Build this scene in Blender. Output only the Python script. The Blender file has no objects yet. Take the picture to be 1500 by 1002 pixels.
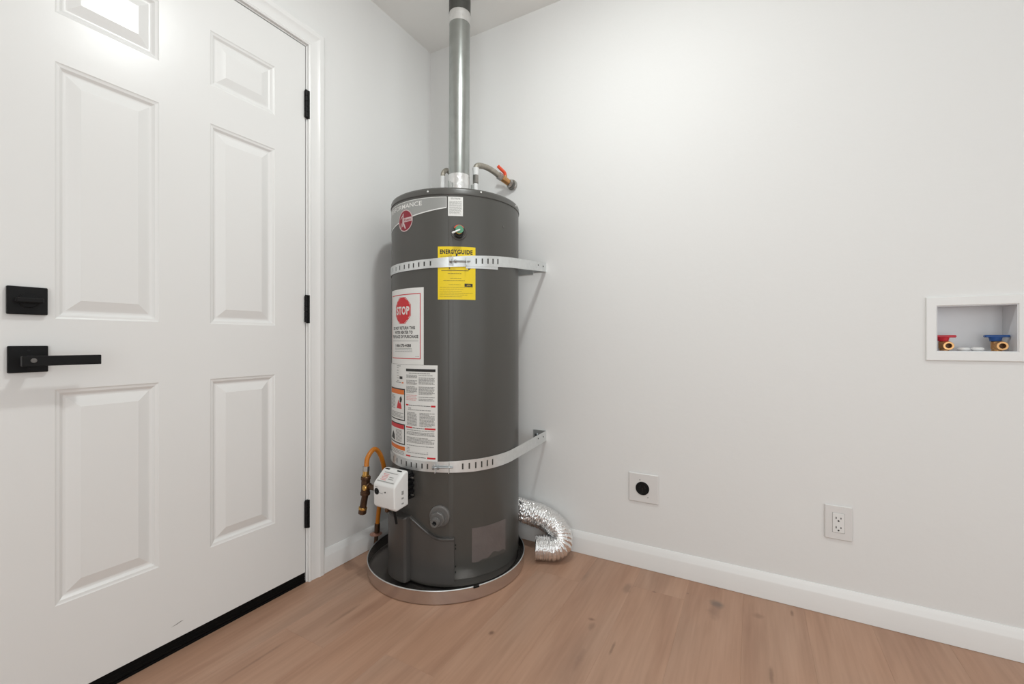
import bpy, math, random
from mathutils import Vector, Matrix, noise
random.seed(7)
S = bpy.context.scene
COL = S.collection
PI = math.pi
rad = math.radians

# ------------------------------------------------------------------ camera
cam_d = bpy.data.cameras.new('camera')
cam = bpy.data.objects.new('camera', cam_d)
COL.objects.link(cam)
cam.location = (1.51222, -1.82894, 0.93)
cam.rotation_euler = (PI / 2, 0, 0.506529)
cam_d.sensor_width = 36.0
cam_d.lens = 36.0 * 638.0 / 1500.0
cam_d.shift_y = -0.0007
cam_d.clip_start = 0.02
S.camera = cam

# ------------------------------------------------------------------ world and light
W = bpy.data.worlds.new('world')
S.world = W
W.use_nodes = True
W.node_tree.nodes['Background'].inputs[0].default_value = (0.9, 0.95, 1.0, 1)
W.node_tree.nodes['Background'].inputs[1].default_value = 0.6


def area(name, loc, rot, sx, sy, power, color=(1, 1, 1), shape='RECTANGLE'):
    l = bpy.data.lights.new(name, 'AREA')
    l.shape = shape
    l.size = sx
    if shape == 'RECTANGLE':
        l.size_y = sy
    l.energy = power
    l.color = color
    o = bpy.data.objects.new(name, l)
    o.location = loc
    o.rotation_euler = rot
    COL.objects.link(o)
    return o


LAMP = (1.084, -0.924)
bl = bpy.data.lights.new('bulb_light', 'POINT')
bl.energy = 13.0
bl.color = (0.96, 1.0, 0.99)
bl.shadow_soft_size = 0.05
blo = bpy.data.objects.new('bulb_light', bl)
blo.location = (LAMP[0], LAMP[1], 2.405)
COL.objects.link(blo)
area('lamp_disc', (LAMP[0], LAMP[1], 2.438), (0, 0, 0), 0.13, 0.13, 19.0, (0.96, 1.0, 0.99), 'DISK')
# fill lights added in two invented openings, front wall and right wall
area('front_fill_light', (2.25, -3.24, 1.15), (PI / 2, 0, 0), 1.8, 2.1, 54.0, (0.97, 1.0, 1.0))
area('right_fill_light', (3.46, -1.8, 1.2), (0, PI / 2, 0), 1.9, 2.2, 29.0, (0.97, 1.0, 1.0))

S.view_settings.view_transform = 'Standard'
S.view_settings.look = 'None'
S.view_settings.gamma = 1.0
S.view_settings.use_curve_mapping = False
S.view_settings.exposure = -1.14


# ------------------------------------------------------------------ materials
def mat(name, col, rough=0.5, metal=0.0, bump=None, coat=0.0, emit=None, spec=0.5, var=None):
    """bump = (scale, strength, distance[, detail]); var = (scale, amount) brightness variation"""
    m = bpy.data.materials.new(name)
    m.use_nodes = True
    nt = m.node_tree
    b = nt.nodes['Principled BSDF']
    b.inputs['Base Color'].default_value = (*col, 1)
    b.inputs['Roughness'].default_value = rough
    b.inputs['Metallic'].default_value = metal
    b.inputs['Specular IOR Level'].default_value = spec
    b.inputs['Coat Weight'].default_value = coat
    b.inputs['Coat Roughness'].default_value = 0.12
    tc = nt.nodes.new('ShaderNodeTexCoord')
    if emit:
        b.inputs['Emission Color'].default_value = (*emit[0], 1)
        b.inputs['Emission Strength'].default_value = emit[1]
    n = nt.nodes.new('ShaderNodeTexNoise')
    nt.links.new(tc.outputs['Object'], n.inputs['Vector'])
    v = var or (9.0, 0.03)
    n.inputs['Scale'].default_value = v[0]
    n.inputs['Detail'].default_value = 3
    r = nt.nodes.new('ShaderNodeMapRange')
    r.inputs['From Min'].default_value = 0.25
    r.inputs['From Max'].default_value = 0.75
    r.inputs['To Min'].default_value = 1 - v[1]
    r.inputs['To Max'].default_value = 1 + v[1]
    nt.links.new(n.outputs['Fac'], r.inputs['Value'])
    mx = nt.nodes.new('ShaderNodeVectorMath')
    mx.operation = 'SCALE'
    mx.inputs[0].default_value = col
    nt.links.new(r.outputs['Result'], mx.inputs['Scale'])
    nt.links.new(mx.outputs['Vector'], b.inputs['Base Color'])
    if bump:
        bn = nt.nodes.new('ShaderNodeTexNoise')
        bn.inputs['Scale'].default_value = bump[0]
        bn.inputs['Detail'].default_value = bump[3] if len(bump) > 3 else 3
        nt.links.new(tc.outputs['Object'], bn.inputs['Vector'])
        bp = nt.nodes.new('ShaderNodeBump')
        bp.inputs['Strength'].default_value = bump[1]
        bp.inputs['Distance'].default_value = bump[2]
        nt.links.new(bn.outputs['Fac'], bp.inputs['Height'])
        nt.links.new(bp.outputs['Normal'], b.inputs['Normal'])
    return m


M = {}
M['wall'] = mat('wall_paint', (0.80, 0.80, 0.79), 0.6, bump=(42, 0.10, 0.005, 4), var=(2, 0.006), spec=0.3)
M['ceiling'] = mat('ceiling_paint', (0.88, 0.88, 0.86), 0.85, bump=(40, 0.12, 0.006, 4), var=(2, 0.006), spec=0.2)
M['trim'] = mat('trim_paint', (0.84, 0.84, 0.83), 0.33, bump=(60, 0.05, 0.002), var=(4, 0.006))
M['door'] = mat('door_paint', (0.82, 0.82, 0.81), 0.30, bump=(26, 0.07, 0.004, 2), var=(3, 0.006))
M['black'] = mat('black_hardware', (0.0065, 0.0065, 0.007), 0.5, var=(30, 0.1), spec=0.22)
M['rubber'] = mat('black_rubber', (0.004, 0.0037, 0.0035), 0.7, var=(30, 0.2), spec=0.15)
M['hole'] = mat('dark_recess', (0.008, 0.008, 0.008), 0.8)
M['tank'] = mat('tank_enamel', (0.074, 0.072, 0.066), 0.34, bump=(70, 0.03, 0.001, 2), var=(5, 0.02))
M['tank2'] = mat('cover_enamel', (0.075, 0.07, 0.066), 0.40, bump=(60, 0.05, 0.001, 2), var=(5, 0.03))
M['greyplastic'] = mat('grey_plastic', (0.13, 0.125, 0.12), 0.45)
M['galv'] = mat('galvanised_steel', (0.40, 0.42, 0.405), 0.30, 0.95, bump=(45, 0.06, 0.001, 4), var=(22, 0.10))
M['strapm'] = mat('zinc_strap', (0.72, 0.74, 0.74), 0.36, 0.75, var=(60, 0.05))
M['zincdark'] = mat('zinc_bolt', (0.42, 0.45, 0.47), 0.3, 0.9)
M['panm'] = mat('pan_steel', (0.62, 0.575, 0.55), 0.22, 0.95, bump=(30, 0.03, 0.001, 3), var=(12, 0.05))
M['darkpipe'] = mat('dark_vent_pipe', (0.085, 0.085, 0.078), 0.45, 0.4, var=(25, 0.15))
M['foiltape'] = mat('foil_tape', (0.80, 0.80, 0.79), 0.30, 0.8, bump=(70, 0.5, 0.004, 5), var=(40, 0.06))
M['foil'] = mat('crinkled_foil', (0.90, 0.90, 0.90), 0.20, 0.97, bump=(110, 0.45, 0.004, 4), var=(60, 0.06))
M['yellow'] = mat('yellow_label', (0.84, 0.62, 0.006), 0.45, var=(20, 0.02))
M['whitelab'] = mat('white_label', (0.78, 0.78, 0.76), 0.4, var=(20, 0.015))
M['silverlab'] = mat('silver_label', (0.34, 0.345, 0.335), 0.38, 0.3, var=(20, 0.02))
M['ink'] = mat('black_ink', (0.018, 0.017, 0.016), 0.5)
M['greyink'] = mat('grey_ink', (0.33, 0.33, 0.32), 0.5)
M['pink'] = mat('pink_ink', (0.72, 0.42, 0.42), 0.5)
M['red'] = mat('red_ink', (0.60, 0.022, 0.03), 0.45)
M['crimson'] = mat('crimson_ink', (0.26, 0.006, 0.022), 0.4)
M['palepink'] = mat('pale_ink', (0.62, 0.50, 0.50), 0.4)
M['orange'] = mat('orange_ink', (0.75, 0.17, 0.015), 0.45)
M['amberlab'] = mat('amber_ink', (0.28, 0.22, 0.01), 0.5)
M['gashose'] = mat('orange_hose', (0.50, 0.165, 0.010), 0.38, bump=(200, 0.15, 0.001), var=(30, 0.15))
M['blackiron'] = mat('brown_gas_pipe', (0.085, 0.045, 0.024), 0.38, 0.6, var=(60, 0.35))
M['brass'] = mat('brass', (0.62, 0.38, 0.12), 0.28, 0.95, var=(50, 0.12))
M['bronze'] = mat('bronze_valve', (0.60, 0.34, 0.15), 0.30, 0.9, var=(60, 0.15))
M['copper'] = mat('copper_plate', (0.55, 0.30, 0.23), 0.35, 0.7, var=(90, 0.25))
M['redplastic'] = mat('red_handle', (0.55, 0.012, 0.03), 0.35)
M['blueplastic'] = mat('blue_handle', (0.01, 0.07, 0.26), 0.35)
M['redlever'] = mat('orange_red_lever', (0.80, 0.085, 0.03), 0.4)
M['green'] = mat('green_tag', (0.09, 0.29, 0.17), 0.45)
M['whiteplastic'] = mat('white_plastic', (0.80, 0.80, 0.79), 0.32, var=(6, 0.008))
M['boxplastic'] = mat('box_plastic', (0.74, 0.75, 0.77), 0.38, var=(6, 0.008))
M['insetplastic'] = mat('inset_plastic', (0.74, 0.73, 0.72), 0.35, var=(6, 0.008))
M['braid'] = mat('braided_hose', (0.36, 0.33, 0.28), 0.45, 0.45, bump=(260, 0.5, 0.002, 2), var=(120, 0.2))
M['steelfit'] = mat('steel_fitting', (0.42, 0.41, 0.39), 0.28, 0.9, var=(80, 0.15))
M['hexwhite'] = mat('white_wrap', (0.80, 0.80, 0.79), 0.5, bump=(120, 0.3, 0.002), var=(40, 0.04))
M['viewport'] = mat('scuffed_foil_label', (0.145, 0.125, 0.12), 0.42, 0.1, bump=(22, 0.35, 0.006, 3), var=(14, 0.10))
M['gasink'] = mat('soft_red_ink', (0.70, 0.34, 0.34), 0.5)


def plank_material():
    m = bpy.data.materials.new('oak_plank')
    m.use_nodes = True
    nt = m.node_tree
    N, Lk = nt.nodes, nt.links
    b = N['Principled BSDF']
    b.inputs['Roughness'].default_value = 0.42
    b.inputs['Specular IOR Level'].default_value = 0.35
    geo = N.new('ShaderNodeNewGeometry')
    info = N.new('ShaderNodeObjectInfo')
    # per-plank shift of the grain
    off = N.new('ShaderNodeVectorMath'); off.operation = 'SCALE'
    off.inputs[0].default_value = (37.0, 53.0, 0)
    Lk.new(info.outputs['Random'], off.inputs['Scale'])
    add = N.new('ShaderNodeVectorMath'); add.operation = 'ADD'
    Lk.new(geo.outputs['Position'], add.inputs[0]); Lk.new(off.outputs[0], add.inputs[1])

    def noise_tex(vec, scale_xyz, sc, det, dist=0.0):
        mp = N.new('ShaderNodeMapping')
        mp.inputs['Scale'].default_value = scale_xyz
        Lk.new(vec, mp.inputs['Vector'])
        n = N.new('ShaderNodeTexNoise')
        n.inputs['Scale'].default_value = sc
        n.inputs['Detail'].default_value = det
        n.inputs['Distortion'].default_value = dist
        Lk.new(mp.outputs[0], n.inputs['Vector'])
        return n.outputs['Fac']
    broad = noise_tex(add.outputs[0], (9, 1.1, 1), 1.0, 4, 0.6)
    fine = noise_tex(add.outputs[0], (90, 4, 1), 1.0, 4, 0.3)
    mot = noise_tex(add.outputs[0], (3.5, 1.2, 1), 1.0, 2, 0.2)

    def ramp(fac, stops):
        r = N.new('ShaderNodeValToRGB')
        el = r.color_ramp.elements
        while len(el) < len(stops):
            el.new(0.5)
        for e, (p, c) in zip(el, stops):
            e.position = p; e.color = (*c, 1)
        Lk.new(fac, r.inputs['Fac'])
        return r.outputs['Color']
    c1 = ramp(broad, [(0.25, (0.350, 0.196, 0.130)), (0.5, (0.450, 0.271, 0.184)), (0.75, (0.490, 0.302, 0.210))])
    c2 = ramp(fine, [(0.25, (0.90, 0.89, 0.88)), (0.6, (1.01, 1.01, 1.01)), (0.85, (1.06, 1.06, 1.06))])
    c3 = ramp(mot, [(0.3, (0.97, 0.93, 0.90)), (0.5, (1, 1, 1)), (0.7, (0.95, 1.0, 1.04))])

    def mul(a, bb, fac=1.0):
        x = N.new('ShaderNodeMix'); x.data_type = 'RGBA'; x.blend_type = 'MULTIPLY'
        x.inputs[0].default_value = fac
        Lk.new(a, x.inputs[6]); Lk.new(bb, x.inputs[7])
        return x.outputs[2]
    col = mul(mul(c1, c2), c3)
    tone = ramp(info.outputs['Random'], [(0.0, (0.985, 0.98, 0.98)), (0.5, (1, 1, 1)), (1.0, (1.012, 1.015, 1.015))])
    col = mul(col, tone)
    # knots: (x, y, half width, half length, colour, strength)
    warp = noise_tex(geo.outputs['Position'], (28, 28, 1), 1.0, 3)
    knots = [(1.398, -0.130, 0.026, 0.028, (0.17, 0.13, 0.11), 0.85), (1.395, -0.175, 0.022, 0.06, (0.24, 0.14, 0.10), 0.5),
             (1.524, -0.135, 0.020, 0.018, (0.22, 0.12, 0.08), 0.5), (1.627, -0.061, 0.006, 0.022, (0.20, 0.11, 0.075), 0.7),
             (1.039, -0.425, 0.014, 0.010, (0.19, 0.10, 0.07), 0.7), (1.050, -0.46, 0.010, 0.025, (0.22, 0.13, 0.09), 0.5),
             (1.138, -0.529, 0.005, 0.040, (0.19, 0.11, 0.075), 0.6), (1.097, -0.185, 0.016, 0.045, (0.23, 0.14, 0.10), 0.55),
             (0.781, -0.646, 0.010, 0.012, (0.17, 0.095, 0.065), 0.8), (0.295, -0.809, 0.007, 0.09, (0.21, 0.12, 0.08), 0.5),
             (1.555, -0.421, 0.007, 0.045, (0.19, 0.11, 0.075), 0.6), (0.245, -1.08, 0.006, 0.12, (0.22, 0.125, 0.085), 0.5),
             (1.19, -0.16, 0.008, 0.006, (0.20, 0.11, 0.08), 0.6), (1.065, -0.62, 0.012, 0.06, (0.24, 0.14, 0.10), 0.5),
             (0.93, -0.18, 0.010, 0.05, (0.25, 0.16, 0.115), 0.4), (1.30, -0.11, 0.006, 0.006, (0.20, 0.11, 0.08), 0.5),
             (2.05, -0.6, 0.015, 0.02, (0.19, 0.1, 0.07), 0.6), (1.7, -1.0, 0.012, 0.02, (0.19, 0.1, 0.07), 0.6)]
    for (x, y, a, l, c, st) in knots:
        mp = N.new('ShaderNodeMapping')
        mp.inputs['Location'].default_value = (-x / a, -y / l, 0)
        mp.inputs['Scale'].default_value = (1 / a, 1 / l, 0)
        Lk.new(geo.outputs['Position'], mp.inputs['Vector'])
        ln = N.new('ShaderNodeVectorMath'); ln.operation = 'LENGTH'
        Lk.new(mp.outputs[0], ln.inputs[0])
        w = N.new('ShaderNodeMath'); w.operation = 'MULTIPLY_ADD'
        Lk.new(warp, w.inputs[0]); w.inputs[1].default_value = 1.1
        Lk.new(ln.outputs['Value'], w.inputs[2])
        mr = N.new('ShaderNodeMapRange'); mr.interpolation_type = 'SMOOTHSTEP'
        mr.inputs['From Min'].default_value = 0.75; mr.inputs['From Max'].default_value = 1.75
        mr.inputs['To Min'].default_value = st; mr.inputs['To Max'].default_value = 0.0
        Lk.new(w.outputs[0], mr.inputs['Value'])
        x_ = N.new('ShaderNodeMix'); x_.data_type = 'RGBA'
        Lk.new(mr.outputs['Result'], x_.inputs[0])
        Lk.new(col, x_.inputs[6]); x_.inputs[7].default_value = (*c, 1)
        col = x_.outputs[2]
    Lk.new(col, b.inputs['Base Color'])
    bp = N.new('ShaderNodeBump')
    bp.inputs['Strength'].default_value = 0.12; bp.inputs['Distance'].default_value = 0.001
    Lk.new(fine, bp.inputs['Height']); Lk.new(bp.outputs['Normal'], b.inputs['Normal'])
    return m


M['plank'] = plank_material()


# ------------------------------------------------------------------ mesh helpers
class MB:
    def __init__(self):
        self.v, self.f = [], []

    def add(self, vs, fs, T=None):
        k = len(self.v)
        self.v += [tuple(T @ Vector(p)) if T is not None else tuple(p) for p in vs]
        self.f += [tuple(i + k for i in q) for q in fs]
        return self

    def box(self, a, b, T=None, ch=0.0):
        """box from corner a to corner b; ch chamfers every edge"""
        x0, y0, z0 = a; x1, y1, z1 = b
        if ch <= 0:
            vs = [(x, y, z) for x in (x0, x1) for y in (y0, y1) for z in (z0, z1)]
            fs = [(0, 1, 3, 2), (4, 6, 7, 5), (0, 4, 5, 1), (2, 3, 7, 6), (0, 2, 6, 4), (1, 5, 7, 3)]
            return self.add(vs, fs, T)
        vs, idx = [], {}
        for i in (0, 1):
            for j in (0, 1):
                for k in (0, 1):
                    for ax in range(3):
                        p = [(x0, x1)[i], (y0, y1)[j], (z0, z1)[k]]
                        s = [1 if q == 0 else -1 for q in (i, j, k)]
                        for q in range(3):
                            if q != ax:
                                p[q] += s[q] * ch
                        idx[(i, j, k, ax)] = len(vs)
                        vs.append(tuple(p))
        fs = []
        for s in (0, 1):
            fs.append([idx[(s, 0, 0, 0)], idx[(s, 1, 0, 0)], idx[(s, 1, 1, 0)], idx[(s, 0, 1, 0)]])
            fs.append([idx[(0, s, 0, 1)], idx[(1, s, 0, 1)], idx[(1, s, 1, 1)], idx[(0, s, 1, 1)]])
            fs.append([idx[(0, 0, s, 2)], idx[(1, 0, s, 2)], idx[(1, 1, s, 2)], idx[(0, 1, s, 2)]])
        for i in (0, 1):
            for j in (0, 1):
                fs.append([idx[(i, j, 0, 0)], idx[(i, j, 1, 0)], idx[(i, j, 1, 1)], idx[(i, j, 0, 1)]])
                fs.append([idx[(i, 0, j, 0)], idx[(i, 1, j, 0)], idx[(i, 1, j, 2)], idx[(i, 0, j, 2)]])
                fs.append([idx[(0, i, j, 1)], idx[(1, i, j, 1)], idx[(1, i, j, 2)], idx[(0, i, j, 2)]])
                for k in (0, 1):
                    fs.append([idx[(i, j, k, 0)], idx[(i, j, k, 1)], idx[(i, j, k, 2)]])
        return self.add(vs, fs, T)

    def lathe(self, prof, n=48, T=None, a0=0.0, a1=2 * PI, cap=False):
        """prof = [(r, z)...] about z"""
        full = abs(a1 - a0 - 2 * PI) < 1e-6
        m = n if full else n + 1
        vs, fs = [], []
        for i in range(m):
            a = a0 + (a1 - a0) * i / n
            for (r, z) in prof:
                vs.append((r * math.cos(a), r * math.sin(a), z))
        k = len(prof)
        for i in range(n):
            j = (i + 1) % m
            for q in range(k - 1):
                fs.append((i * k + q, j * k + q, j * k + q + 1, i * k + q + 1))
        if cap and full:
            for q in (0, k - 1):
                fs.append(tuple(i * k + q for i in range(m)))
        return self.add(vs, fs, T)

    def cyl(self, p, q, r, n=20, r2=None, ch=0.0):
        p, q = Vector(p), Vector(q)
        d = q - p
        L = d.length
        T = Matrix.Translation(p) @ d.to_track_quat('Z', 'Y').to_matrix().to_4x4()
        r2 = r if r2 is None else r2
        if ch:
            prof = [(0.0002, 0), (r - ch, 0), (r, ch), (r2, L - ch), (r2 - ch, L), (0.0002, L)]
        else:
            prof = [(0.0002, 0), (r, 0), (r2, L), (0.0002, L)]
        return self.lathe(prof, n, T)

    def tube(self, pts, rfun, n=16, seg=6, caps=True, off=None):
        """smooth tube through pts (Catmull-Rom); rfun(s in metres, angle) or a number"""
        P = [Vector(p) for p in pts]
        out = []
        for i in range(len(P) - 1):
            p0 = P[max(i - 1, 0)] if i > 0 else P[0] * 2 - P[1]
            p1, p2 = P[i], P[i + 1]
            p3 = P[i + 2] if i + 2 < len(P) else P[-1] * 2 - P[-2]
            for k in range(seg):
                t = k / seg
                out.append(0.5 * ((2 * p1) + (p2 - p0) * t + (2 * p0 - 5 * p1 + 4 * p2 - p3) * t * t + (3 * p1 - p0 - 3 * p2 + p3) * t ** 3))
        out.append(P[-1])
        vs, fs = [], []
        tan = (out[1] - out[0]).normalized()
        up = Vector((0, 0, 1)) if abs(tan.z) < 0.9 else Vector((0, 1, 0))
        nx = tan.cross(up).normalized()
        s = 0.0
        for i, p in enumerate(out):
            t2 = (out[min(i + 1, len(out) - 1)] - out[max(i - 1, 0)]).normalized()
            nx = (nx - t2 * nx.dot(t2)).normalized()
            ny = t2.cross(nx)
            if i:
                s += (p - out[i - 1]).length
            for j in range(n):
                a = 2 * PI * j / n
                r = rfun(s, a) if callable(rfun) else rfun
                vs.append(tuple(p + (nx * math.cos(a) + ny * math.sin(a)) * r))
        for i in range(len(out) - 1):
            for j in range(n):
                k = (j + 1) % n
                fs.append((i * n + j, i * n + k, (i + 1) * n + k, (i + 1) * n + j))
        if caps:
            fs.append(tuple(range(n)))
            fs.append(tuple(range((len(out) - 1) * n, len(out) * n)))
        return self.add(vs, fs)

    def build(self, name, material, parent=None, smooth=0.6, **props):
        me = bpy.data.meshes.new(name)
        me.from_pydata(self.v, [], self.f)
        me.validate()
        import bmesh
        bm = bmesh.new(); bm.from_mesh(me)
        bmesh.ops.recalc_face_normals(bm, faces=bm.faces)
        bm.to_mesh(me); bm.free()
        me.materials.append(material)
        if smooth:
            for p in me.polygons:
                p.use_smooth = True
            me.set_sharp_from_angle(angle=smooth)
        o = bpy.data.objects.new(name, me)
        COL.objects.link(o)
        if parent is not None:
            o.parent = parent
            o.matrix_parent_inverse = world_of(parent).inverted()
        for k, v in props.items():
            o[k] = v
        return o


def thicken(o, t, ang=0.5):
    """give a sheet real thickness and keep its edges crisp"""
    so = o.modifiers.new('thickness', 'SOLIDIFY'); so.thickness = t; so.offset = 0
    bpy.context.view_layer.update()
    me = bpy.data.meshes.new_from_object(o.evaluated_get(bpy.context.evaluated_depsgraph_get()))
    o.modifiers.clear()
    me.name = o.data.name
    o.data = me
    for p in me.polygons:
        p.use_smooth = True
    me.set_sharp_from_angle(angle=ang)


def world_of(o):
    m = Matrix.Translation(o.location)
    if o.parent is not None:
        return world_of(o.parent) @ o.matrix_parent_inverse @ m
    return m


def thing(name, label, cat, loc, group=None):
    o = bpy.data.objects.new(name, None)
    o.empty_display_size = 0.05
    o.location = loc
    COL.objects.link(o)
    o['label'] = label
    o['category'] = cat
    if group:
        o['group'] = group
    return o


def struct(name, mb, m, parent=None, smooth=0.6):
    return mb.build(name, m, parent, smooth, kind='structure')


_text_cache = {}


def text_poly(s, bold=0.0):
    """glyph mesh of a string, normalised to its own bounding box 0..1"""
    key = (s, bold)
    if key not in _text_cache:
        c = bpy.data.curves.new('t', 'FONT')
        c.body = s
        c.size = 1.0
        c.offset = bold
        c.space_character = 1.0 + 3.2 * bold
        c.resolution_u = 3
        o = bpy.data.objects.new('t', c)
        COL.objects.link(o)
        bpy.context.view_layer.update()
        dg = bpy.context.evaluated_depsgraph_get()
        me = bpy.data.meshes.new_from_object(o.evaluated_get(dg))
        vs = [tuple(v.co) for v in me.vertices]
        fs = [tuple(p.vertices) for p in me.polygons]
        bpy.data.objects.remove(o); bpy.data.curves.remove(c); bpy.data.meshes.remove(me)
        x0 = min(v[0] for v in vs); x1 = max(v[0] for v in vs)
        y0 = min(v[1] for v in vs); y1 = max(v[1] for v in vs)
        _text_cache[key] = ([((v[0] - x0) / (x1 - x0), (v[1] - y0) / (y1 - y0)) for v in vs], fs)
    return _text_cache[key]


# ------------------------------------------------------------------ room shell
CH = 2.472
RX, RY = 3.4, -3.2
DY0, DY1, DZ = -1.566, -0.742, 2.072     # door opening in the left wall
w = MB()
w.box((-0.12, RY - 0.12, -0.02), (0, DY0, CH + 0.1)).box((-0.12, DY1, -0.02), (0, 0.12, CH + 0.1)).box((-0.12, DY0, DZ), (0, DY1, CH + 0.1))
struct('wall_left', w, M['wall'], smooth=0)
BX0, BX1, BZ0, BZ1 = 2.009, 2.187, 0.898, 1.040
w = MB()
w.box((0, 0, -0.02), (BX0, 0.12, CH + 0.1)).box((BX1, 0, -0.02), (RX + 0.12, 0.12, CH + 0.1))
w.box((BX0, 0, -0.02), (BX1, 0.12, BZ0)).box((BX0, 0, BZ1), (BX1, 0.12, CH + 0.1))
struct('wall_back', w, M['wall'], smooth=0)
w = MB()
w.box((RX, RY - 0.12, -0.02), (RX + 0.12, -2.9, CH + 0.1)).box((RX, -0.7, -0.02), (RX + 0.12, 0, CH + 0.1))
w.box((RX, -2.9, -0.02), (RX + 0.12, -0.7, 0.25)).box((RX, -2.9, 2.15), (RX + 0.12, -0.7, CH + 0.1))  # hole in the unseen wall, added for the right fill light
struct('wall_right', w, M['wall'], smooth=0)
w = MB()
for (a, b) in (((-2.96, 0.19), (-2.90, 2.21)), ((-0.70, 0.19), (-0.64, 2.21)), ((-2.90, 0.19), (-0.70, 0.25)), ((-2.90, 2.15), (-0.70, 2.21))):
    w.box((RX - 0.016, a[0], a[1]), (RX, b[0], b[1]))
struct('fill_opening_1', w, M['trim'], smooth=0)  # unseen frame round the opening added for the right fill light
w = MB()
w.box((0, RY - 0.12, -0.02), (1.3, RY, CH + 0.1)).box((3.2, RY - 0.12, -0.02), (RX, RY, CH + 0.1)).box((1.3, RY - 0.12, 2.25), (3.2, RY, CH + 0.1))  # gap in the unseen wall, added for the front fill light
struct('wall_front', w, M['wall'], smooth=0)
struct('ceiling', MB().box((0, RY, CH), (RX, 0, CH + 0.1)), M['ceiling'], smooth=0)

# floor: a sub-floor with every plank as a part
fl = struct('floor', MB().box((0, RY, -0.03), (RX, 0, -0.0085)), M['hole'], smooth=0)
PW, PL = 0.185, 1.22
nrow = int(RX / PW) + 1
for i in range(nrow):
    x0 = 0.0 + i * PW
    x1 = min(x0 + PW, RX)
    y = -((i * 0.47 + 0.31) % 1.0) * PL
    edges = [0.0]
    while y > RY:
        if edges[-1] - y > 0.12:
            edges.append(y)
        y -= PL
    edges.append(RY)
    for a, b in zip(edges[:-1], edges[1:]):
        p = MB().box((x0 - (x0 + x1) / 2 + 0.00005, b - (a + b) / 2 + 0.00005, -0.0085), (x1 - (x0 + x1) / 2 - 0.00005, a - (a + b) / 2 - 0.00005, 0.0), ch=0.00035)
        o = p.build('plank', M['plank'], None, 0)
        o.location = ((x0 + x1) / 2, (a + b) / 2, 0)
        o.parent = fl

# baseboards
def baseboard(name, p, q, nrm):
    """profile extruded from p to q, nrm points into the room"""
    prof = [(0, 0), (0.0135, 0), (0.0135, 0.063), (0.0125, 0.067), (0.0105, 0.072), (0.0085, 0.080), (0.0055, 0.087), (0.003, 0.092), (0, 0.092)]
    p, q, nrm = Vector(p), Vector(q), Vector(nrm)
    vs = [tuple(e + nrm * a + Vector((0, 0, z))) for e in (p, q) for (a, z) in prof]
    k = len(prof)
    fs = [(i, (i + 1) % k, k + (i + 1) % k, k + i) for i in range(k)] + [tuple(range(k)), tuple(range(k, 2 * k))]
    return struct(name, MB().add(vs, fs), M['trim'], smooth=0.5)


baseboard('baseboard_left', (0, -0.672, 0.001), (0, -0.0135, 0.001), (1, 0, 0))
baseboard('baseboard_back', (0, 0, 0.001), (RX, 0, 0.001), (0, -1, 0))

# ------------------------------------------------------------------ door frame and door
tr = bpy.data.objects.new('trim_1', None)
COL.objects.link(tr)
tr.location = (0, (DY0 + DY1) / 2, 0)
tr['kind'] = 'structure'


def casing(name, side):
    """side: +1 hinge jamb, -1 latch jamb, 0 head. profile distance u outward from the opening, height above wall"""
    prof = [(0.003, -0.004), (0.003, 0.010), (0.010, 0.0125), (0.014, 0.010), (0.030, 0.011), (0.044, 0.013), (0.050, 0.016), (0.066, 0.016), (0.071, 0.013), (0.071, -0.0)]
    y0, y1 = DY0, DY1
    vs = []
    if side:
        e = y1 if side > 0 else y0
        for (u, h) in prof:
            vs.append((h, e + side * u, 0.0))
        for (u, h) in prof:
            vs.append((h, e + side * u, DZ + u))
    else:
        for (u, h) in prof:
            vs.append((h, y0 - u, DZ + u))
        for (u, h) in prof:
            vs.append((h, y1 + u, DZ + u))
    k = len(prof)
    fs = [(i, (i + 1) % k, k + (i + 1) % k, k + i) for i in range(k)] + [tuple(range(k)), tuple(range(k, 2 * k))]
    return MB().add(vs, fs).build(name, M['trim'], tr, 0.4)


for s in (1, -1, 0):
    casing('casing', s)
j = MB()
j.box((-0.12, DY1 - 0.002, 0), (0.0005, DY1 + 0.003, DZ)).box((-0.12, DY0 - 0.003, 0), (0.0005, DY0 + 0.002, DZ)).box((-0.12, DY0, DZ - 0.002), (0.0005, DY1, DZ + 0.003))
j.box((-0.12, DY1 - 0.014, 0), (-0.046, DY1, DZ)).box((-0.12, DY0, 0), (-0.046, DY0 + 0.014, DZ)).box((-0.12, DY0, DZ - 0.014), (-0.046, DY1, DZ))
j.build('jamb', M['trim'], tr, 0)
MB().box((-0.12, DY0, -0.02), (-0.002, DY1, 0.006)).build('threshold', M['rubber'], tr, 0)

# door slab y from -1.560 to -0.7465
SY0, SY1, SZ0, SZ1 = -1.5605, -0.7475, 0.040, 2.0655
dcols = [(-1.435, -1.219), (-1.083, -0.868)]
drows = [(0.273, 0.810), (0.986, 1.624), (1.746, 1.921)]
ys = [SY0] + [v for c in dcols for v in c] + [SY1]
zs = [SZ0] + [v for c in drows for v in c] + [SZ1]
d = MB()
for i in range(len(ys) - 1):
    for k in range(len(zs) - 1):
        if i % 2 == 1 and k % 2 == 1:
            continue
        y0, y1, z0, z1 = ys[i], ys[i + 1], zs[k], zs[k + 1]
        d.add([(0, y0, z0), (0, y1, z0), (0, y1, z1), (0, y0, z1)], [(0, 1, 2, 3)])
T_ = -0.042
d.add([(0, SY0, SZ0), (0, SY1, SZ0), (0, SY1, SZ1), (0, SY0, SZ1), (T_, SY0, SZ0), (T_, SY1, SZ0), (T_, SY1, SZ1), (T_, SY0, SZ1)],
      [(0, 1, 5, 4), (1, 2, 6, 5), (2, 3, 7, 6), (3, 0, 4, 7), (4, 5, 6, 7)])
door = struct('door_1', d, M['door'], smooth=0)
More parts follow.
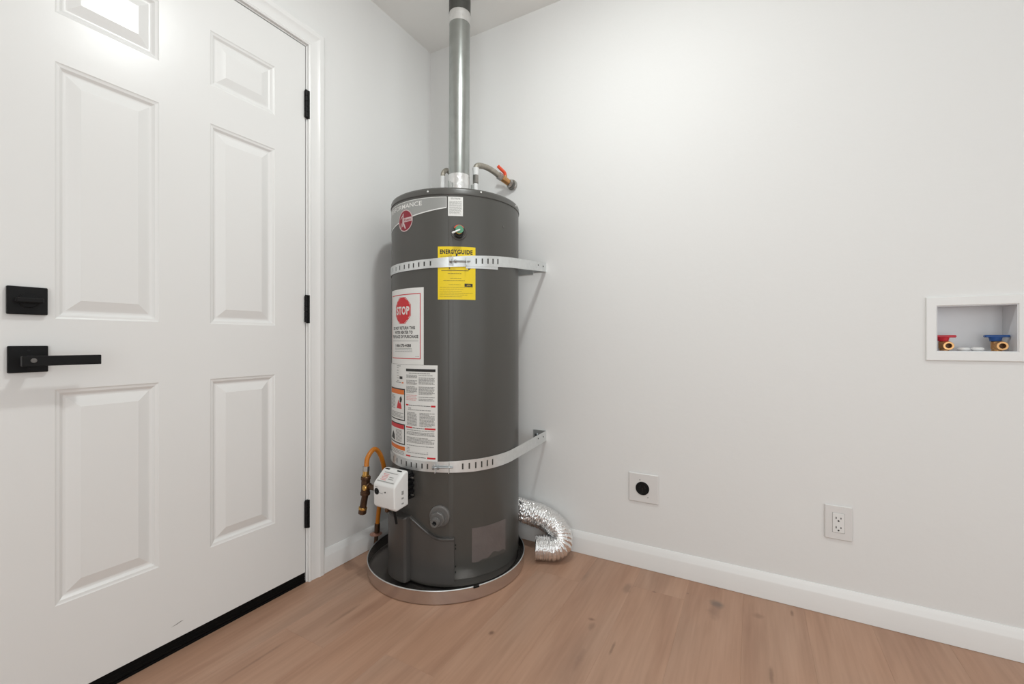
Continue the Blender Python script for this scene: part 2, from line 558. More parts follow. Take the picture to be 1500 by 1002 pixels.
door['label'] = 'white six panel door with black hinges, lever and deadbolt'
rings = [(0, 0), (0.0015, -0.0012), (0.004, -0.0022), (0.009, -0.0032), (0.0125, -0.0062), (0.0155, -0.0085), (0.0185, -0.0092), (0.0215, -0.0092), (0.0235, -0.0086), (0.0250, -0.0080), (0.0470, -0.0016), (0.0478, -0.0012)]
for (y0, y1) in dcols:
    for (z0, z1) in drows:
        vs, fs = [], []
        for (u, h) in rings:
            vs += [(h, y0 + u, z0 + u), (h, y1 - u, z0 + u), (h, y1 - u, z1 - u), (h, y0 + u, z1 - u)]
        for r in range(len(rings) - 1):
            for q in range(4):
                fs.append((r * 4 + q, r * 4 + (q + 1) % 4, r * 4 + 4 + (q + 1) % 4, r * 4 + 4 + q))
        k = (len(rings) - 1) * 4
        fs.append((k, k + 1, k + 2, k + 3))
        MB().add(vs, fs).build('panel', M['door'], door, 0.10)
sw = MB()
sw.box((-0.040, SY0, 0.008), (-0.003, SY1, 0.0395))
for zz in (0.012, 0.022, 0.032):
    sw.box((-0.003, SY0, zz), (-0.0012, SY1, zz + 0.004))
sw.build('door_sweep', M['rubber'], door, 0)
for zc in (1.843, 1.054, 0.264):
    h = MB()
    h.box((0.0002, -0.7435, zc - 0.054), (0.0122, -0.7350, zc + 0.054), ch=0.001)
    hg = h.build('hinge', M['black'], door, 0.5)
    k = MB()
    for q in range(5):
        a = zc - 0.051 + q * 0.0204
        k.cyl((0.007, -0.7475, a + 0.0004), (0.007, -0.7475, a + 0.0200), 0.0068, 16, ch=0.0006)
    k.cyl((0.007, -0.7475, zc + 0.051), (0.007, -0.7475, zc + 0.0545), 0.0050, 12, ch=0.001)
    k.build('knuckle', M['black'], hg)
    MB().box((-0.030, -0.7478, zc - 0.048), (-0.001, -0.7440, zc + 0.048)).build('hinge_leaf', M['black'], hg, 0)
# small dark scuff low on the door
sc = MB()
sc.add([(0.0003, -1.1900, 0.0800), (0.0003, -1.1640, 0.0860), (0.0003, -1.1570, 0.0850), (0.0003, -1.1740, 0.0808)], [(0, 1, 2, 3)])
sc.build('scuff_mark', M['greyink'], door, 0)
# deadbolt
db = MB().box((0, -1.5165, 0.9935), (0.011, -1.4500, 1.0590), ch=0.0015).build('deadbolt', M['black'], door, 0.4)
MB().cyl((0.011, -1.483, 1.0265), (0.016, -1.483, 1.0265), 0.017, 28, ch=0.001).build('collar', M['black'], db)
MB().box((0.016, -1.5065, 1.0205), (0.032, -1.4610, 1.0320), ch=0.002).build('thumb_turn', M['black'], db, 0.4)
# lever handle
hd = MB().box((0, -1.5150, 0.8560), (0.010, -1.4490, 0.9190), ch=0.0015).build('door_handle', M['black'], door, 0.4)
MB().cyl((0.010, -1.482, 0.8845), (0.054, -1.482, 0.8845), 0.0115, 24).build('spindle', M['black'], hd)
MB().box((0.052, -1.5050, 0.8725), (0.066, -1.3680, 0.8960), ch=0.0012).build('lever', M['black'], hd, 0.4)
MB().cyl((0.066, -1.487, 0.8855), (0.0685, -1.487, 0.8855), 0.0055, 16, ch=0.001).build('lock_button', M['greyplastic'], hd)
kp = MB()
kp.cyl((0.010, -1.482, 0.908), (0.0115, -1.482, 0.908), 0.0022, 10).cyl((0.010, -1.482, 0.866), (0.0115, -1.482, 0.866), 0.0022, 10)
kp.build('screw', M['hole'], hd)

# ------------------------------------------------------------------ ceiling lamp (above the frame, gives the room its light)
lp = thing('ceiling_lamp', 'small flush round white ceiling lamp', 'ceiling light', (LAMP[0], LAMP[1], CH))
TL = Matrix.Translation((LAMP[0], LAMP[1], CH))
MB().lathe([(0.0005, -0.008), (0.045, -0.008), (0.060, -0.006), (0.066, 0)], 48, TL).build('ceiling_plate', M['whiteplastic'], lp)
MB().lathe([(0.0005, -0.016), (0.024, -0.016), (0.028, -0.008)], 32, TL).build('lampholder', M['whiteplastic'], lp)

# ------------------------------------------------------------------ drain pan
PC = (0.3708, -0.3363)
PR = 0.326
TP = Matrix.Translation((PC[0], PC[1], 0))
pan = MB().lathe([(0.0005, 0.0005), (PR - 0.003, 0.0005), (PR, 0.003), (PR, 0.049), (PR - 0.0012, 0.049), (PR - 0.0012, 0.004), (PR - 0.004, 0.002), (0.0005, 0.002)], 128, TP).build(
    'drain_pan', M['panm'], None, 0.7, label='round shallow galvanised steel drain pan under the grey water heater', category='drain pan')
na = rad(-34.5)
MB().lathe([(PR + 0.0022 * math.cos(t) - 0.0006, 0.0495 + 0.0020 * math.sin(t)) for t in [2 * PI * q / 8 for q in range(9)]], 150, TP, na + 0.035, na + 2 * PI - 0.035).build('rolled_rim', M['strapm'], pan)
MB().lathe([(PR + 0.0004, 0.0485), (PR + 0.0026, 0.0490), (PR + 0.0026, 0.0440), (PR + 0.0004, 0.0440)], 4, TP, na - 0.034, na + 0.034).build('rim_joint', M['rubber'], pan)

# ------------------------------------------------------------------ water heater
TC = (0.3724, -0.2788)
TR = 0.2731
TT = Matrix.Translation((TC[0], TC[1], 0))
wh = thing('water_heater', 'tall dark grey cylindrical gas water heater in the corner, covered in stickers', 'water heater', (TC[0], TC[1], 0.002))


def tp(th, r, z):
    a = rad(th)
    return (TC[0] + r * math.cos(a), TC[1] + r * math.sin(a), z)


body = MB().lathe([(0.0005, 0.004), (TR - 0.006, 0.004), (TR - 0.006, 0.030), (TR - 0.001, 0.034), (TR, 0.040), (TR, 1.484)], 192, TT).build('tank_jacket', M['tank'], wh, 0.5)
cap = MB().lathe([(TR - 0.002, 1.482), (TR + 0.0025, 1.4825), (TR + 0.0032, 1.485), (TR + 0.0022, 1.488), (TR + 0.0018, 1.500), (TR - 0.001, 1.5065), (TR - 0.006, 1.510), (TR - 0.014, 1.5115), (TR - 0.02, 1.508), (0.0005, 1.506)], 192, TT).build('top_cap', M['tank'], wh, 0.9)
for th, z in ((-76.3, 1.4945), (-33.7, 1.499), (-150, 1.496), (10, 1.496)):
    MB().cyl(tp(th, TR + 0.0015, z), tp(th, TR + 0.0045, z), 0.0036, 12, ch=0.001).build('screw', M['whitelab'], wh)
MB().cyl(tp(-10.8, TR - 0.001, 1.386), tp(-10.8, TR + 0.003, 1.386), 0.0036, 12, ch=0.001).build('screw', M['greyplastic'], wh)
# faint raised vertical strip, shaped to stand in for a reflection on the jacket
sm = MB()
for (t0, t1, rr) in ((-60.5, -55.5, TR + 0.0007),):
    vs, fs = [], []
    for q in range(5):
        th = t0 + (t1 - t0) * q / 4
        rq = rr if 0 < q < 4 else TR - 0.0003
        vs += [tp(th, rq, 0.04), tp(th, rq, 1.484)]
    fs = [(2 * q, 2 * q + 2, 2 * q + 3, 2 * q + 1) for q in range(4)]
    sm.add(vs, fs)
sm.build('reflection_strip', M['tank'], wh, 1.2)


# --- stickers wrapped around the jacket
class Lab:
    """flat print wrapped round the tank; u = metres along the arc from th_c, v = metres above zc"""
    def __init__(self, thc, zc, lift=0.0008, R=TR):
        self.t, self.z, self.l, self.R = thc, zc, lift, R

    def P(self, u, v, l=0.0):
        return tp(self.t + math.degrees(u / self.R), self.R + self.l + l, self.z + v)

    def rect(self, mb, u0, v0, u1, v1, l=0.0):
        n = max(1, int(abs(u1 - u0) / 0.012))
        vs = []
        for i in range(n + 1):
            u = u0 + (u1 - u0) * i / n
            vs += [self.P(u, v0, l), self.P(u, v1, l)]
        mb.add(vs, [(2 * i, 2 * i + 2, 2 * i + 3, 2 * i + 1) for i in range(n)])

    def frame(self, mb, u0, v0, u1, v1, t, l=0.0):
        self.rect(mb, u0, v0, u1, v0 + t, l); self.rect(mb, u0, v1 - t, u1, v1, l)
        self.rect(mb, u0, v0, u0 + t, v1, l); self.rect(mb, u1 - t, v0, u1, v1, l)

    def poly(self, mb, pts, l=0.0):
        fine = []
        for a, b in zip(pts, pts[1:] + pts[:1]):
            m_ = max(1, int(math.hypot(b[0] - a[0], b[1] - a[1]) / 0.006))
            fine += [(a[0] + (b[0] - a[0]) * i / m_, a[1] + (b[1] - a[1]) * i / m_) for i in range(m_)]
        pts = fine
        c = (sum(p[0] for p in pts) / len(pts), sum(p[1] for p in pts) / len(pts))
        k = 8
        vs, fs = [self.P(c[0], c[1], l)], []
        n = len(pts)
        for q in range(1, k + 1):
            for p in pts:
                vs.append(self.P(c[0] + (p[0] - c[0]) * q / k, c[1] + (p[1] - c[1]) * q / k, l))
        for i in range(n):
            j = (i + 1) % n
            fs.append((0, 1 + i, 1 + j))
            for q in range(k - 1):
                fs.append((1 + q * n + i, 1 + (q + 1) * n + i, 1 + (q + 1) * n + j, 1 + q * n + j))
        mb.add(vs, fs)

    def text(self, mb, s, u0, v0, u1, v1, bold=0.0, l=0.0):
        vs, fs = text_poly(s, bold)
        mb.add([self.P(u0 + x * (u1 - u0), v0 + y * (v1 - v0), l) for x, y in vs], fs)

    def lines(self, mb, u0, v0, u1, v1, pitch=0.0052, h=0.0026, rag=0.25, l=0.0, seed=1):
        """rows of illegibly small words, v1 downwards to v0"""
        rg = random.Random(seed)
        v = v1 - h
        while v > v0 - 1e-6:
            end = u1 - (rg.random() * rag * (u1 - u0) if rg.random() < 0.35 else 0)
            u = u0
            while u < end - 0.002:
                wd = min(0.004 + rg.random() * 0.010, end - u)
                self.rect(mb, u, v, u + wd, v + h, l)
                u += wd + 0.0013
            v -= pitch

    def sheet(self, name, material, parent, u0, v0, u1, v1):
        mb = MB()
        n = max(2, int((u1 - u0) / 0.01))
        vs = []
        for i in range(n + 1):
            u = u0 + (u1 - u0) * i / n
            vs += [self.P(u, v0, -0.0009), self.P(u, v0), self.P(u, v1), self.P(u, v1, -0.0009)]
        fs = [(4 * i + q, 4 * i + q + 1, 4 * i + q + 5, 4 * i + q + 4) for i in range(n) for q in range(3)]
        fs += [(0, 1, 2, 3), (4 * n, 4 * n + 1, 4 * n + 2, 4 * n + 3)]
        return mb.add(vs, fs).build(name, material, parent, 0.5)


I1, I2 = 0.0003, 0.0006


def ink(mb, name, m, parent, **k):
    k.setdefault('kind', 'stuff')
    return mb.build(name, m, parent, 0, **k)


# silver banner at the top left
L = Lab(-98.0, 1.44)
u0, u1 = -0.180, 0.1755
mb = MB()
n = 36
vt = 0.033
vb = lambda u: -0.0095 - (u1 - u) * 0.155
vs = []
for i in range(n + 1):
    u = u0 + (u1 - u0) * i / n
    vs += [L.P(u, vb(u)), L.P(u, vt)]
mb.add(vs, [(2 * i, 2 * i + 2, 2 * i + 3, 2 * i + 1) for i in range(n)])
ban = mb.build('banner_sticker', M['silverlab'], wh, 0.8, label='long silver wedge shaped banner sticker')
mb = MB()
vs = []
for i in range(n + 1):
    u = u0 + (u1 - u0) * i / n
    vs += [L.P(u, vb(u), I1), L.P(u, vb(u) + 0.004, I1), L.P(u, vt - 0.0022, I1), L.P(u, vt, I1)]
mb.add(vs, [(4 * i + q, 4 * i + 4 + q, 4 * i + 5 + q, 4 * i + 1 + q) for i in range(n) for q in (0, 2)])
L.rect(mb, u1 - 0.002, vb(u1), u1, vt, I1)
ink(mb, 'banner_edge', M['whitelab'], ban)
mb = MB()
L.text(mb, 'PERFORMANCE', -0.138, 0.0065, 0.0775, 0.0235, 0.012, I1)
ink(mb, 'banner_lettering', M['whitelab'], ban)

# round crimson emblem
L = Lab(-99.6, 1.399, 0.0016)
circ = lambda r, n=40, cu=0, cv=0: [(cu + r * math.cos(2 * PI * i / n), cv + r * math.sin(2 * PI * i / n)) for i in range(n)]
mb = MB(); L.poly(mb, circ(0.0425)); em = mb.build('round_emblem', M['palepink'], wh, 0)
em['label'] = 'round crimson emblem sticker'
mb = MB(); L.poly(mb, circ(0.0388), I1); ink(mb, 'emblem_disc', M['crimson'], em)
mb = MB()
L.poly(mb, [(-0.013, -0.006), (0.0385, -0.006), (0.0375, 0.0105), (-0.011, 0.0105)], I2)
L.poly(mb, [(-0.017, -0.022), (-0.011, -0.022), (-0.008, 0.030), (-0.014, 0.028)], I2)
L.poly(mb, [(-0.014, -0.006), (-0.006, -0.006), (0.006, -0.030), (0.000, -0.032)], I2)
L.poly(mb, [(-0.030, 0.006), (-0.026, 0.014), (-0.008, 0.029), (-0.010, 0.023)], I2)
L.poly(mb, [(-0.030, -0.024), (-0.025, -0.029), (-0.021, -0.008), (-0.025, -0.006)], I2)
ink(mb, 'emblem_mark', M['palepink'], em)
mb = MB(); L.text(mb, 'Rheem', -0.006, -0.0035, 0.034, 0.0075, 0.01, 0.0009); ink(mb, 'emblem_lettering', M['crimson'], em)

# small white rating label
L = Lab(-54.2, 1.437)
wl = L.sheet('rating_label', M['whitelab'], wh, -0.0278, -0.036, 0.0278, 0.036)
mb = MB()
L.lines(mb, -0.018, 0.024, 0.018, 0.032, 0.004, 0.002, 0.1, I1, 5)
L.lines(mb, -0.023, -0.031, 0.023, 0.019, 0.0042, 0.0018, 0.15, I1, 6)
ink(mb, 'small_print', M['greyink'], wl)

# yellow energy label
L = Lab(-53.2, 1.1865)
yl = L.sheet('energy_label', M['yellow'], wh, -0.0712, -0.0995, 0.0712, 0.0995)
mb = MB()
L.text(mb, 'ENERGY', -0.063, 0.071, 0.0005, 0.0885, 0.045, I1)
L.text(mb, 'GUIDE', 0.002, 0.071, 0.060, 0.0885, 0.045, I1)
L.poly(mb, [(-0.003, 0.074), (0.004, 0.074), (0.001, 0.060), (-0.004, 0.058)], I1)
L.rect(mb, -0.058, 0.0085, 0.044, 0.0105, I1)
L.rect(mb, 0.042, 0.0105, 0.044, 0.0205, I1)
L.poly(mb, [(0.040, 0.022), (0.056, 0.022), (0.046, 0.012)], I1)
L.text(mb, '$', -0.030, 0.0145, -0.024, 0.0245, 0.01, I1)
L.rect(mb, 0.029, -0.051, 0.060, -0.039, I1)
ink(mb, 'black_print', M['ink'], yl)
mb = MB()
L.lines(mb, -0.062, 0.058, 0.058, 0.064, 0.005, 0.0016, 0.3, I1, 11)
L.lines(mb, -0.034, -0.004, 0.020, -0.001, 0.005, 0.0022, 0.1, I1, 12)
L.lines(mb, -0.024, -0.024, 0.022, -0.019, 0.0045, 0.002, 0.1, I1, 14)
L.lines(mb, -0.050, -0.032, 0.030, -0.027, 0.005, 0.0024, 0.0, I1, 13)
L.lines(mb, -0.030, -0.046, 0.016, -0.043, 0.005, 0.0014, 0.0, I1, 15)
for q, v in enumerate((-0.055, -0.062, -0.069, -0.076, -0.083, -0.090)):
    L.lines(mb, -0.064, v - 0.0002, 0.060 - 0.02 * (q % 3), v + 0.0015, 0.005, 0.0012, 0.2, I1, 20 + q)
ink(mb, 'small_print', M['amberlab'], yl)
mb = MB(); L.text(mb, 'kWh', 0.038, -0.048, 0.052, -0.042, 0.0, I2); ink(mb, 'badge_lettering', M['yellow'], yl)

# white stop notice
L = Lab(-103.6, 0.9875)
sl = L.sheet('stop_notice', M['whitelab'], wh, -0.1115, -0.1475, 0.1115, 0.1475)
mb = MB()
L.frame(mb, -0.098, -0.126, 0.0985, 0.126, 0.0032, I1)
L.poly(mb, [(0.0515 / math.cos(PI / 8) * math.cos(PI / 8 + i * PI / 4), 0.063 + 0.0515 / math.cos(PI / 8) * math.sin(PI / 8 + i * PI / 4)) for i in range(8)], I1)
ink(mb, 'red_print', M['red'], sl)
mb = MB()
L.text(mb, 'STOP', -0.042, 0.046, 0.043, 0.079, 0.035, I2)
oc = [0.0490 / math.cos(PI / 8), 0.0475 / math.cos(PI / 8)]
for i in range(8):
    a, b2 = PI / 8 + i * PI / 4, PI / 8 + (i + 1) * PI / 4
    q = [(oc[0] * math.cos(a), oc[0] * math.sin(a)), (oc[0] * math.cos(b2), oc[0] * math.sin(b2)), (oc[1] * math.cos(b2), oc[1] * math.sin(b2)), (oc[1] * math.cos(a), oc[1] * math.sin(a))]
    mb.add([L.P(x, 0.063 + y, I2) for x, y in q], [(0, 1, 2, 3)])
ink(mb, 'white_lettering', M['whitelab'], sl)
mb = MB()
L.text(mb, 'DO NOT RETURN THIS', -0.077, -0.0115, 0.073, 0.0005, 0.032, I1)
L.text(mb, 'WATER HEATER TO', -0.062, -0.0285, 0.061, -0.0165, 0.032, I1)
L.text(mb, 'THE PLACE OF PURCHASE', -0.090, -0.0455, 0.088, -0.0335, 0.032, I1)
L.text(mb, '1-866-270-4088', -0.054, -0.080, 0.052, -0.0680, 0.032, I1)
ink(mb, 'black_lettering', M['ink'], sl)
mb = MB()
L.rect(mb, -0.088, -0.0535, 0.088, -0.0525, I1); L.rect(mb, -0.088, -0.0580, 0.088, -0.0570, I1)
L.lines(mb, -0.062, -0.102, 0.058, -0.084, 0.0062, 0.002, 0.2, I1, 31)
L.lines(mb, 0.074, -0.118, 0.092, -0.115, 0.006, 0.0014, 0.0, I1, 32)
ink(mb, 'small_print', M['greyink'], sl)

# big safety and specification sheet
L = Lab(-99.7, 0.645)
wn = L.sheet('safety_sheet', M['whitelab'], wh, -0.149, -0.1755, 0.1495, 0.194)
zv = lambda y: 0.819 - (y - 543) * 0.002565 - 0.645     # rows were measured down the sheet
k_, g_, r_, o_, p_, w_ = MB(), MB(), MB(), MB(), MB(), MB()
L.rect(k_, 0.006, zv(545), 0.1415, zv(541.0), I1)
L.lines(g_, 0.022, zv(549), 0.122, zv(547), 0.006, 0.0034, 0, I1, 40)
for (a, b2, sd) in ((550, 556, 41), (558, 565, 42), (567, 578, 43)):
    L.lines(g_, 0.008, zv(b2), 0.064, zv(a), 0.0046, 0.0030, 0.3, I1, sd)
L.lines(p_, 0.008, zv(590), 0.064, zv(580), 0.0060, 0.0030, 0.2, I1, 44)
for (a, b2, sd) in ((550, 551.5, 45), (553.5, 565, 46), (567, 579, 47), (582, 583.5, 48), (585, 589, 49)):
    L.lines(g_, 0.071, zv(b2), 0.138, zv(a), 0.0046, 0.0030, 0.25, I1, sd)
for (y, a, b2) in ((595.5, 0.014, 0.018), (629, 0.034, 0.044), (672, 0.024, 0.034)):
    L.rect(r_, 0.006, zv(y + 1), 0.006 + a, zv(y - 1.2), I1)
    L.rect(r_, 0.1415 - b2, zv(y + 1.4), 0.1415, zv(y - 1.2), I1)
    L.lines(k_, 0.008 + a, zv(y + 0.6), 0.1395 - b2, zv(y - 0.4), 0.01, 0.0022, 0, I1, int(y))
L.lines(k_, 0.020, zv(600.5), 0.034, zv(599.6), 0.01, 0.0022, 0, I1, 3)
L.lines(g_, 0.018, zv(604), 0.125, zv(601.5), 0.0046, 0.0030, 0.1, I1, 50)
L.lines(g_, 0.012, zv(626), 0.062, zv(606), 0.0048, 0.0030, 0.35, I1, 51)
L.lines(g_, 0.075, zv(626), 0.138, zv(606), 0.0048, 0.0030, 0.35, I1, 52)
for (a, b2, sd) in ((632, 633.5, 53), (635, 641, 54), (643, 653, 55), (655, 657.5, 56)):
    L.lines(g_, 0.010, zv(b2), 0.138, zv(a), 0.0048, 0.0029, 0.2, I1, sd)
L.lines(g_, 0.010, zv(668), 0.112, zv(659), 0.0060, 0.0026, 0.4, I1, 57)
L.rect(w_, 0.026, zv(664.5), 0.108, zv(659), I2)
# left column: rating table, two boxed warnings
L.lines(g_, -0.060, zv(538.5), -0.030, zv(537), 0.006, 0.003, 0, I1, 60)
for q in range(6):
    L.lines(g_, -0.120, zv(541 + q * 4), -0.080, zv(540 + q * 4), 0.02, 0.0030, 0.2, I1, 61 + q)
    L.lines(g_, -0.060, zv(541 + q * 4), -0.042, zv(540 + q * 4), 0.02, 0.0024, 0.4, I1, 71 + q)
L.rect(k_, -0.038, zv(557.5), -0.017, zv(553.5), I1)
L.lines(k_, -0.070, zv(563.5), -0.026, zv(562.5), 0.006, 0.0022, 0, I1, 81)
L.rect(o_, -0.022, zv(564), -0.010, zv(562.3), I1)
for (z0, z1) in ((0.6185, 0.7440), (0.5250, 0.6060)):
    v0, v1 = z0 - 0.645, z1 - 0.645
    L.rect(k_, -0.140, v0, -0.001, v1, I1)
    L.rect(w_, -0.136, v0 + 0.0045, -0.0055, v1 - 0.0045, I2)
L.rect(o_, -0.1355, 0.7215 - 0.645, -0.006, 0.7395 - 0.645, 0.0009)
L.lines(k_, -0.085, 0.728 - 0.645, -0.040, 0.7305 - 0.645, 0.006, 0.0035, 0, 0.0012, 82)
L.poly(r_, [(-0.062, 0.658 - 0.645 + 0.006), (-0.022, 0.664 - 0.645), (-0.024, 0.676 - 0.645), (-0.032, 0.694 - 0.645), (-0.038, 0.684 - 0.645), (-0.046, 0.700 - 0.645), (-0.054, 0.682 - 0.645)], 0.0009)
L.poly(k_, [(-0.036, 0.690 - 0.645), (-0.024, 0.690 - 0.645), (-0.019, 0.703 - 0.645), (-0.026, 0.715 - 0.645), (-0.036, 0.706 - 0.645)], 0.0012)
L.lines(p_, -0.056, 0.655 - 0.645, -0.030, 0.657 - 0.645, 0.006, 0.003, 0, 0.0009, 83)
L.lines(g_, -0.125, 0.6265 - 0.645, -0.010, 0.649 - 0.645, 0.0056, 0.0028, 0.3, 0.0009, 84)
L.lines(g_, -0.125, 0.660 - 0.645, -0.075, 0.715 - 0.645, 0.0056, 0.0028, 0.3, 0.0009, 85)
L.rect(r_, -0.1355, 0.586 - 0.645, -0.006, 0.602 - 0.645, 0.0009)
L.lines(g_, -0.070, 0.534 - 0.645, -0.020, 0.580 - 0.645, 0.0052, 0.0028, 0.3, 0.0009, 86)
L.poly(k_, [(-0.125, 0.540 - 0.645), (-0.080, 0.534 - 0.645), (-0.084, 0.556 - 0.645), (-0.100, 0.570 - 0.645)], 0.0009)
L.rect(o_, -0.140, 0.5030 - 0.645, -0.001, 0.5180 - 0.645, I1)
L.lines(k_, -0.085, 0.509 - 0.645, -0.050, 0.511 - 0.645, 0.006, 0.0035, 0, I2, 87)
L.lines(g_, -0.130, 0.484 - 0.645, -0.006, 0.499 - 0.645, 0.0056, 0.0026, 0.3, I1, 88)
for mb, nm, mm in ((k_, 'black_print', 'ink'), (g_, 'grey_print', 'greyink'), (r_, 'red_print', 'red'), (o_, 'orange_print', 'orange'), (p_, 'pink_print', 'pink'), (w_, 'box_ground', 'whitelab')):
    ink(mb, nm, M[mm], wn)

# --- relief valve in its recessed port
vz, vt_ = 1.340, -51.6
nrm = Vector((math.cos(rad(vt_)), math.sin(rad(vt_)), 0))
tng = Vector((-math.sin(rad(vt_)), math.cos(rad(vt_)), 0))
pc = Vector(tp(vt_, TR, vz))
FR = Matrix.Translation(pc) @ Matrix((( -tng.x, 0, nrm.x), (-tng.y, 0, nrm.y), (0, 1, 0))).to_4x4()
# local frame: x = left along the jacket seen from outside is -x, y = up, z = outward
FR = Matrix.Translation(pc) @ Matrix(((tng.x, 0, nrm.x), (tng.y, 0, nrm.y), (0, 1, 0))).to_4x4()
rv = MB().lathe([(0.0005, 0.0012), (0.0225, 0.0012), (0.0245, 0.003), (0.0285, 0.0026), (0.0305, 0.0)], 40, FR).build('relief_valve_port', M['tank2'], wh, 0.5)
MB().lathe([(0.0005, 0.0022), (0.0190, 0.0022), (0.0190, 0.001)], 32, FR).build('port_shadow_gap', M['hole'], rv)
MB().lathe([(0.0005, 0.030), (0.0105, 0.030), (0.0125, 0.027), (0.0125, 0.0)], 8, FR @ Matrix.Translation((0, -0.003, 0.002))).build('valve_body', M['brass'], rv, 0.4)
MB().lathe([(0.0005, 0.034), (0.0148, 0.034), (0.0148, 0.030), (0.0005, 0.030)], 28, FR @ Matrix.Translation((0.001, 0.0035, 0.0))).build('green_tag', M['green'], rv)
MB().lathe([(0.0175, 0.020), (0.0215, 0.020), (0.0215, 0.026), (0.0175, 0.026), (0.0175, 0.020)], 18, FR, rad(35), rad(150)).build('orange_seal', M['redlever'], rv, 0.5)
MB().lathe([(0.0005, 0.028), (0.0150, 0.028), (0.0150, 0.010)], 20, FR @ Matrix.Translation((0, -0.010, 0))).build('valve_outlet', M['hole'], rv)
q0, q1 = FR @ Vector((0.003, 0.001, 0.037)), FR @ Vector((-0.026, -0.014, 0.045))
MB().cyl(q0, q1, 0.0028, 10, 0.0034, ch=0.0008).build('test_lever', M['hexwhite'], rv)

# --- lower fittings: drain valve
dth, dz = -68.3, 0.262
nrm = Vector((math.cos(rad(dth)), math.sin(rad(dth)), 0)); tng = Vector((-nrm.y, nrm.x, 0))
FD = Matrix.Translation(Vector(tp(dth, TR, dz))) @ Matrix(((tng.x, 0, nrm.x), (tng.y, 0, nrm.y), (0, 1, 0))).to_4x4()
dv = MB().lathe([(0.0005, 0.008), (0.034, 0.008), (0.0390, 0.005), (0.0405, -0.006)], 36, FD @ Matrix.Translation((0.008, 0.012, 0))).build('drain_valve', M['greyplastic'], wh, 0.5)
MB().lathe([(0.0005, 0.024), (0.0260, 0.024), (0.0285, 0.021), (0.0285, 0.008)], 8, FD @ Matrix.Translation((0.004, 0.005, 0))).build('hex_nut', M['greyplastic'], dv, 0.4)
MB().lathe([(0.0085, 0.026), (0.0085, 0.044), (0.0145, 0.044), (0.0165, 0.040), (0.0165, 0.022)], 24, FD).build('spout', M['greyplastic'], dv, 0.5)
MB().lathe([(0.0003, 0.030), (0.0088, 0.030)], 16, FD).build('spout_bore', M['hole'], dv)
MB().lathe([(0.0167, 0.030), (0.0185, 0.031), (0.0185, 0.034), (0.0167, 0.035)], 24, FD).build('thread', M['greyplastic'], dv)

# burner access cover with its sweeping top edge
def curved_plate(t0, t1, ztop, z0, r, thick, n=40, lip=0.0):
    vs, fs = [], []
    for i in range(n + 1):
        th = t0 + (t1 - t0) * i / n
        zt = ztop(th)
        vs += [tp(th, TR - 0.004, z0), tp(th, r, z0), tp(th, r, zt - 0.010), tp(th, r + lip, zt - 0.006), tp(th, r + lip, zt - 0.002), tp(th, r + lip - 0.003, zt), tp(th, TR - 0.004, zt)]
    k = 7
    for i in range(n):
        for q in range(k - 1):
            fs.append((i * k + q, (i + 1) * k + q, (i + 1) * k + q + 1, i * k + q + 1))
    fs += [tuple(range(k)), tuple(range(n * k, n * k + k))]
    return MB().add(vs, fs)


def ztop(th):
    t = (th + 92.0) / 28.0
    t = max(0.0, min(1.0, t))
    s = t * t * (3 - 2 * t)
    return 0.259 - 0.066 * (0.55 * s + 0.45 * (1 - (1 - t) ** 1.8))


cv = curved_plate(-92.5, -55.2, ztop, 0.022, TR + 0.011, 0.01, 44, 0.0022).build('burner_cover', M['tank2'], wh, 0.5)
# slots along the right edge of the cover
for (a, b2) in ((0.160, 0.167), (0.147, 0.154), (0.080, 0.087), (0.058, 0.066)):
    q = []
    for th in (-54.6, -53.7):
        q += [tp(th, TR + 0.0008, a), tp(th, TR + 0.0008, b2)]
    MB().add(q, [(0, 2, 3, 1)]).build('edge_slot', M['hole'], cv, 0)
# protruding wire channel column
co = MB()
prof = []
for th, r in ((-114.5, TR - 0.004), (-114.5, TR + 0.026), (-113.2, TR + 0.036), (-111.5, TR + 0.0395), (-106, TR + 0.042), (-100, TR + 0.042), (-95.5, TR + 0.0405), (-93.2, TR + 0.037), (-92.0, TR + 0.029), (-91.6, TR - 0.004)):
    prof.append((th, r))
k = len(prof)
zz = [(0.016, -0.002), (0.022, 0.0), (0.248, 0.0), (0.2525, 0.002), (0.257, 0.002), (0.261, -0.003)]
vs, fs = [], []
for (z, e) in zz:
    for (th, r) in prof:
        vs.append(tp(th, r + (e if r > TR else 0), z))
for a in range(len(zz) - 1):
    for b2 in range(k - 1):
        fs.append((a * k + b2, a * k + b2 + 1, (a + 1) * k + b2 + 1, (a + 1) * k + b2))
fs += [tuple(range(k)), tuple(range((len(zz) - 1) * k, len(zz) * k))]
co.add(vs, fs).build('channel_cover', M['tank2'], wh, 0.5)
# scuffed foil label, low right
L = Lab(-24.6, 0.153)
vl = L.sheet('scuffed_foil_label', M['viewport'], wh, -0.079, -0.063, 0.079, 0.067)
vl['label'] = 'scuffed brownish grey foil label'
mb = MB()
for q in range(24):
    a, b2 = -0.079 + 0.158 * q / 24, -0.079 + 0.158 * (q + 1) / 24
    f1 = lambda u: -0.048 + 0.010 * math.sin(u * 38 + 0.6) + 0.004 * math.sin(u * 120)
    mb.add([L.P(a, -0.0628, I1), L.P(b2, -0.0628, I1), L.P(b2, f1(b2) - 0.006, I1), L.P(a, f1(a) - 0.006, I1)], [(0, 1, 2, 3)])
ink(mb, 'dark_lower_edge', M['tank'], vl)

# --- gas control valve (white housing on a black body)
GP = Vector((0.3285, -0.627, 0.3785))
gth = -93.0
n_ = Vector((math.cos(rad(gth)), math.sin(rad(gth)), 0)); t_ = Vector((-n_.y, n_.x, 0))
FG = Matrix.Translation(GP) @ Matrix(((t_.x, 0, n_.x), (t_.y, 0, n_.y), (0, 1, 0))).to_4x4()
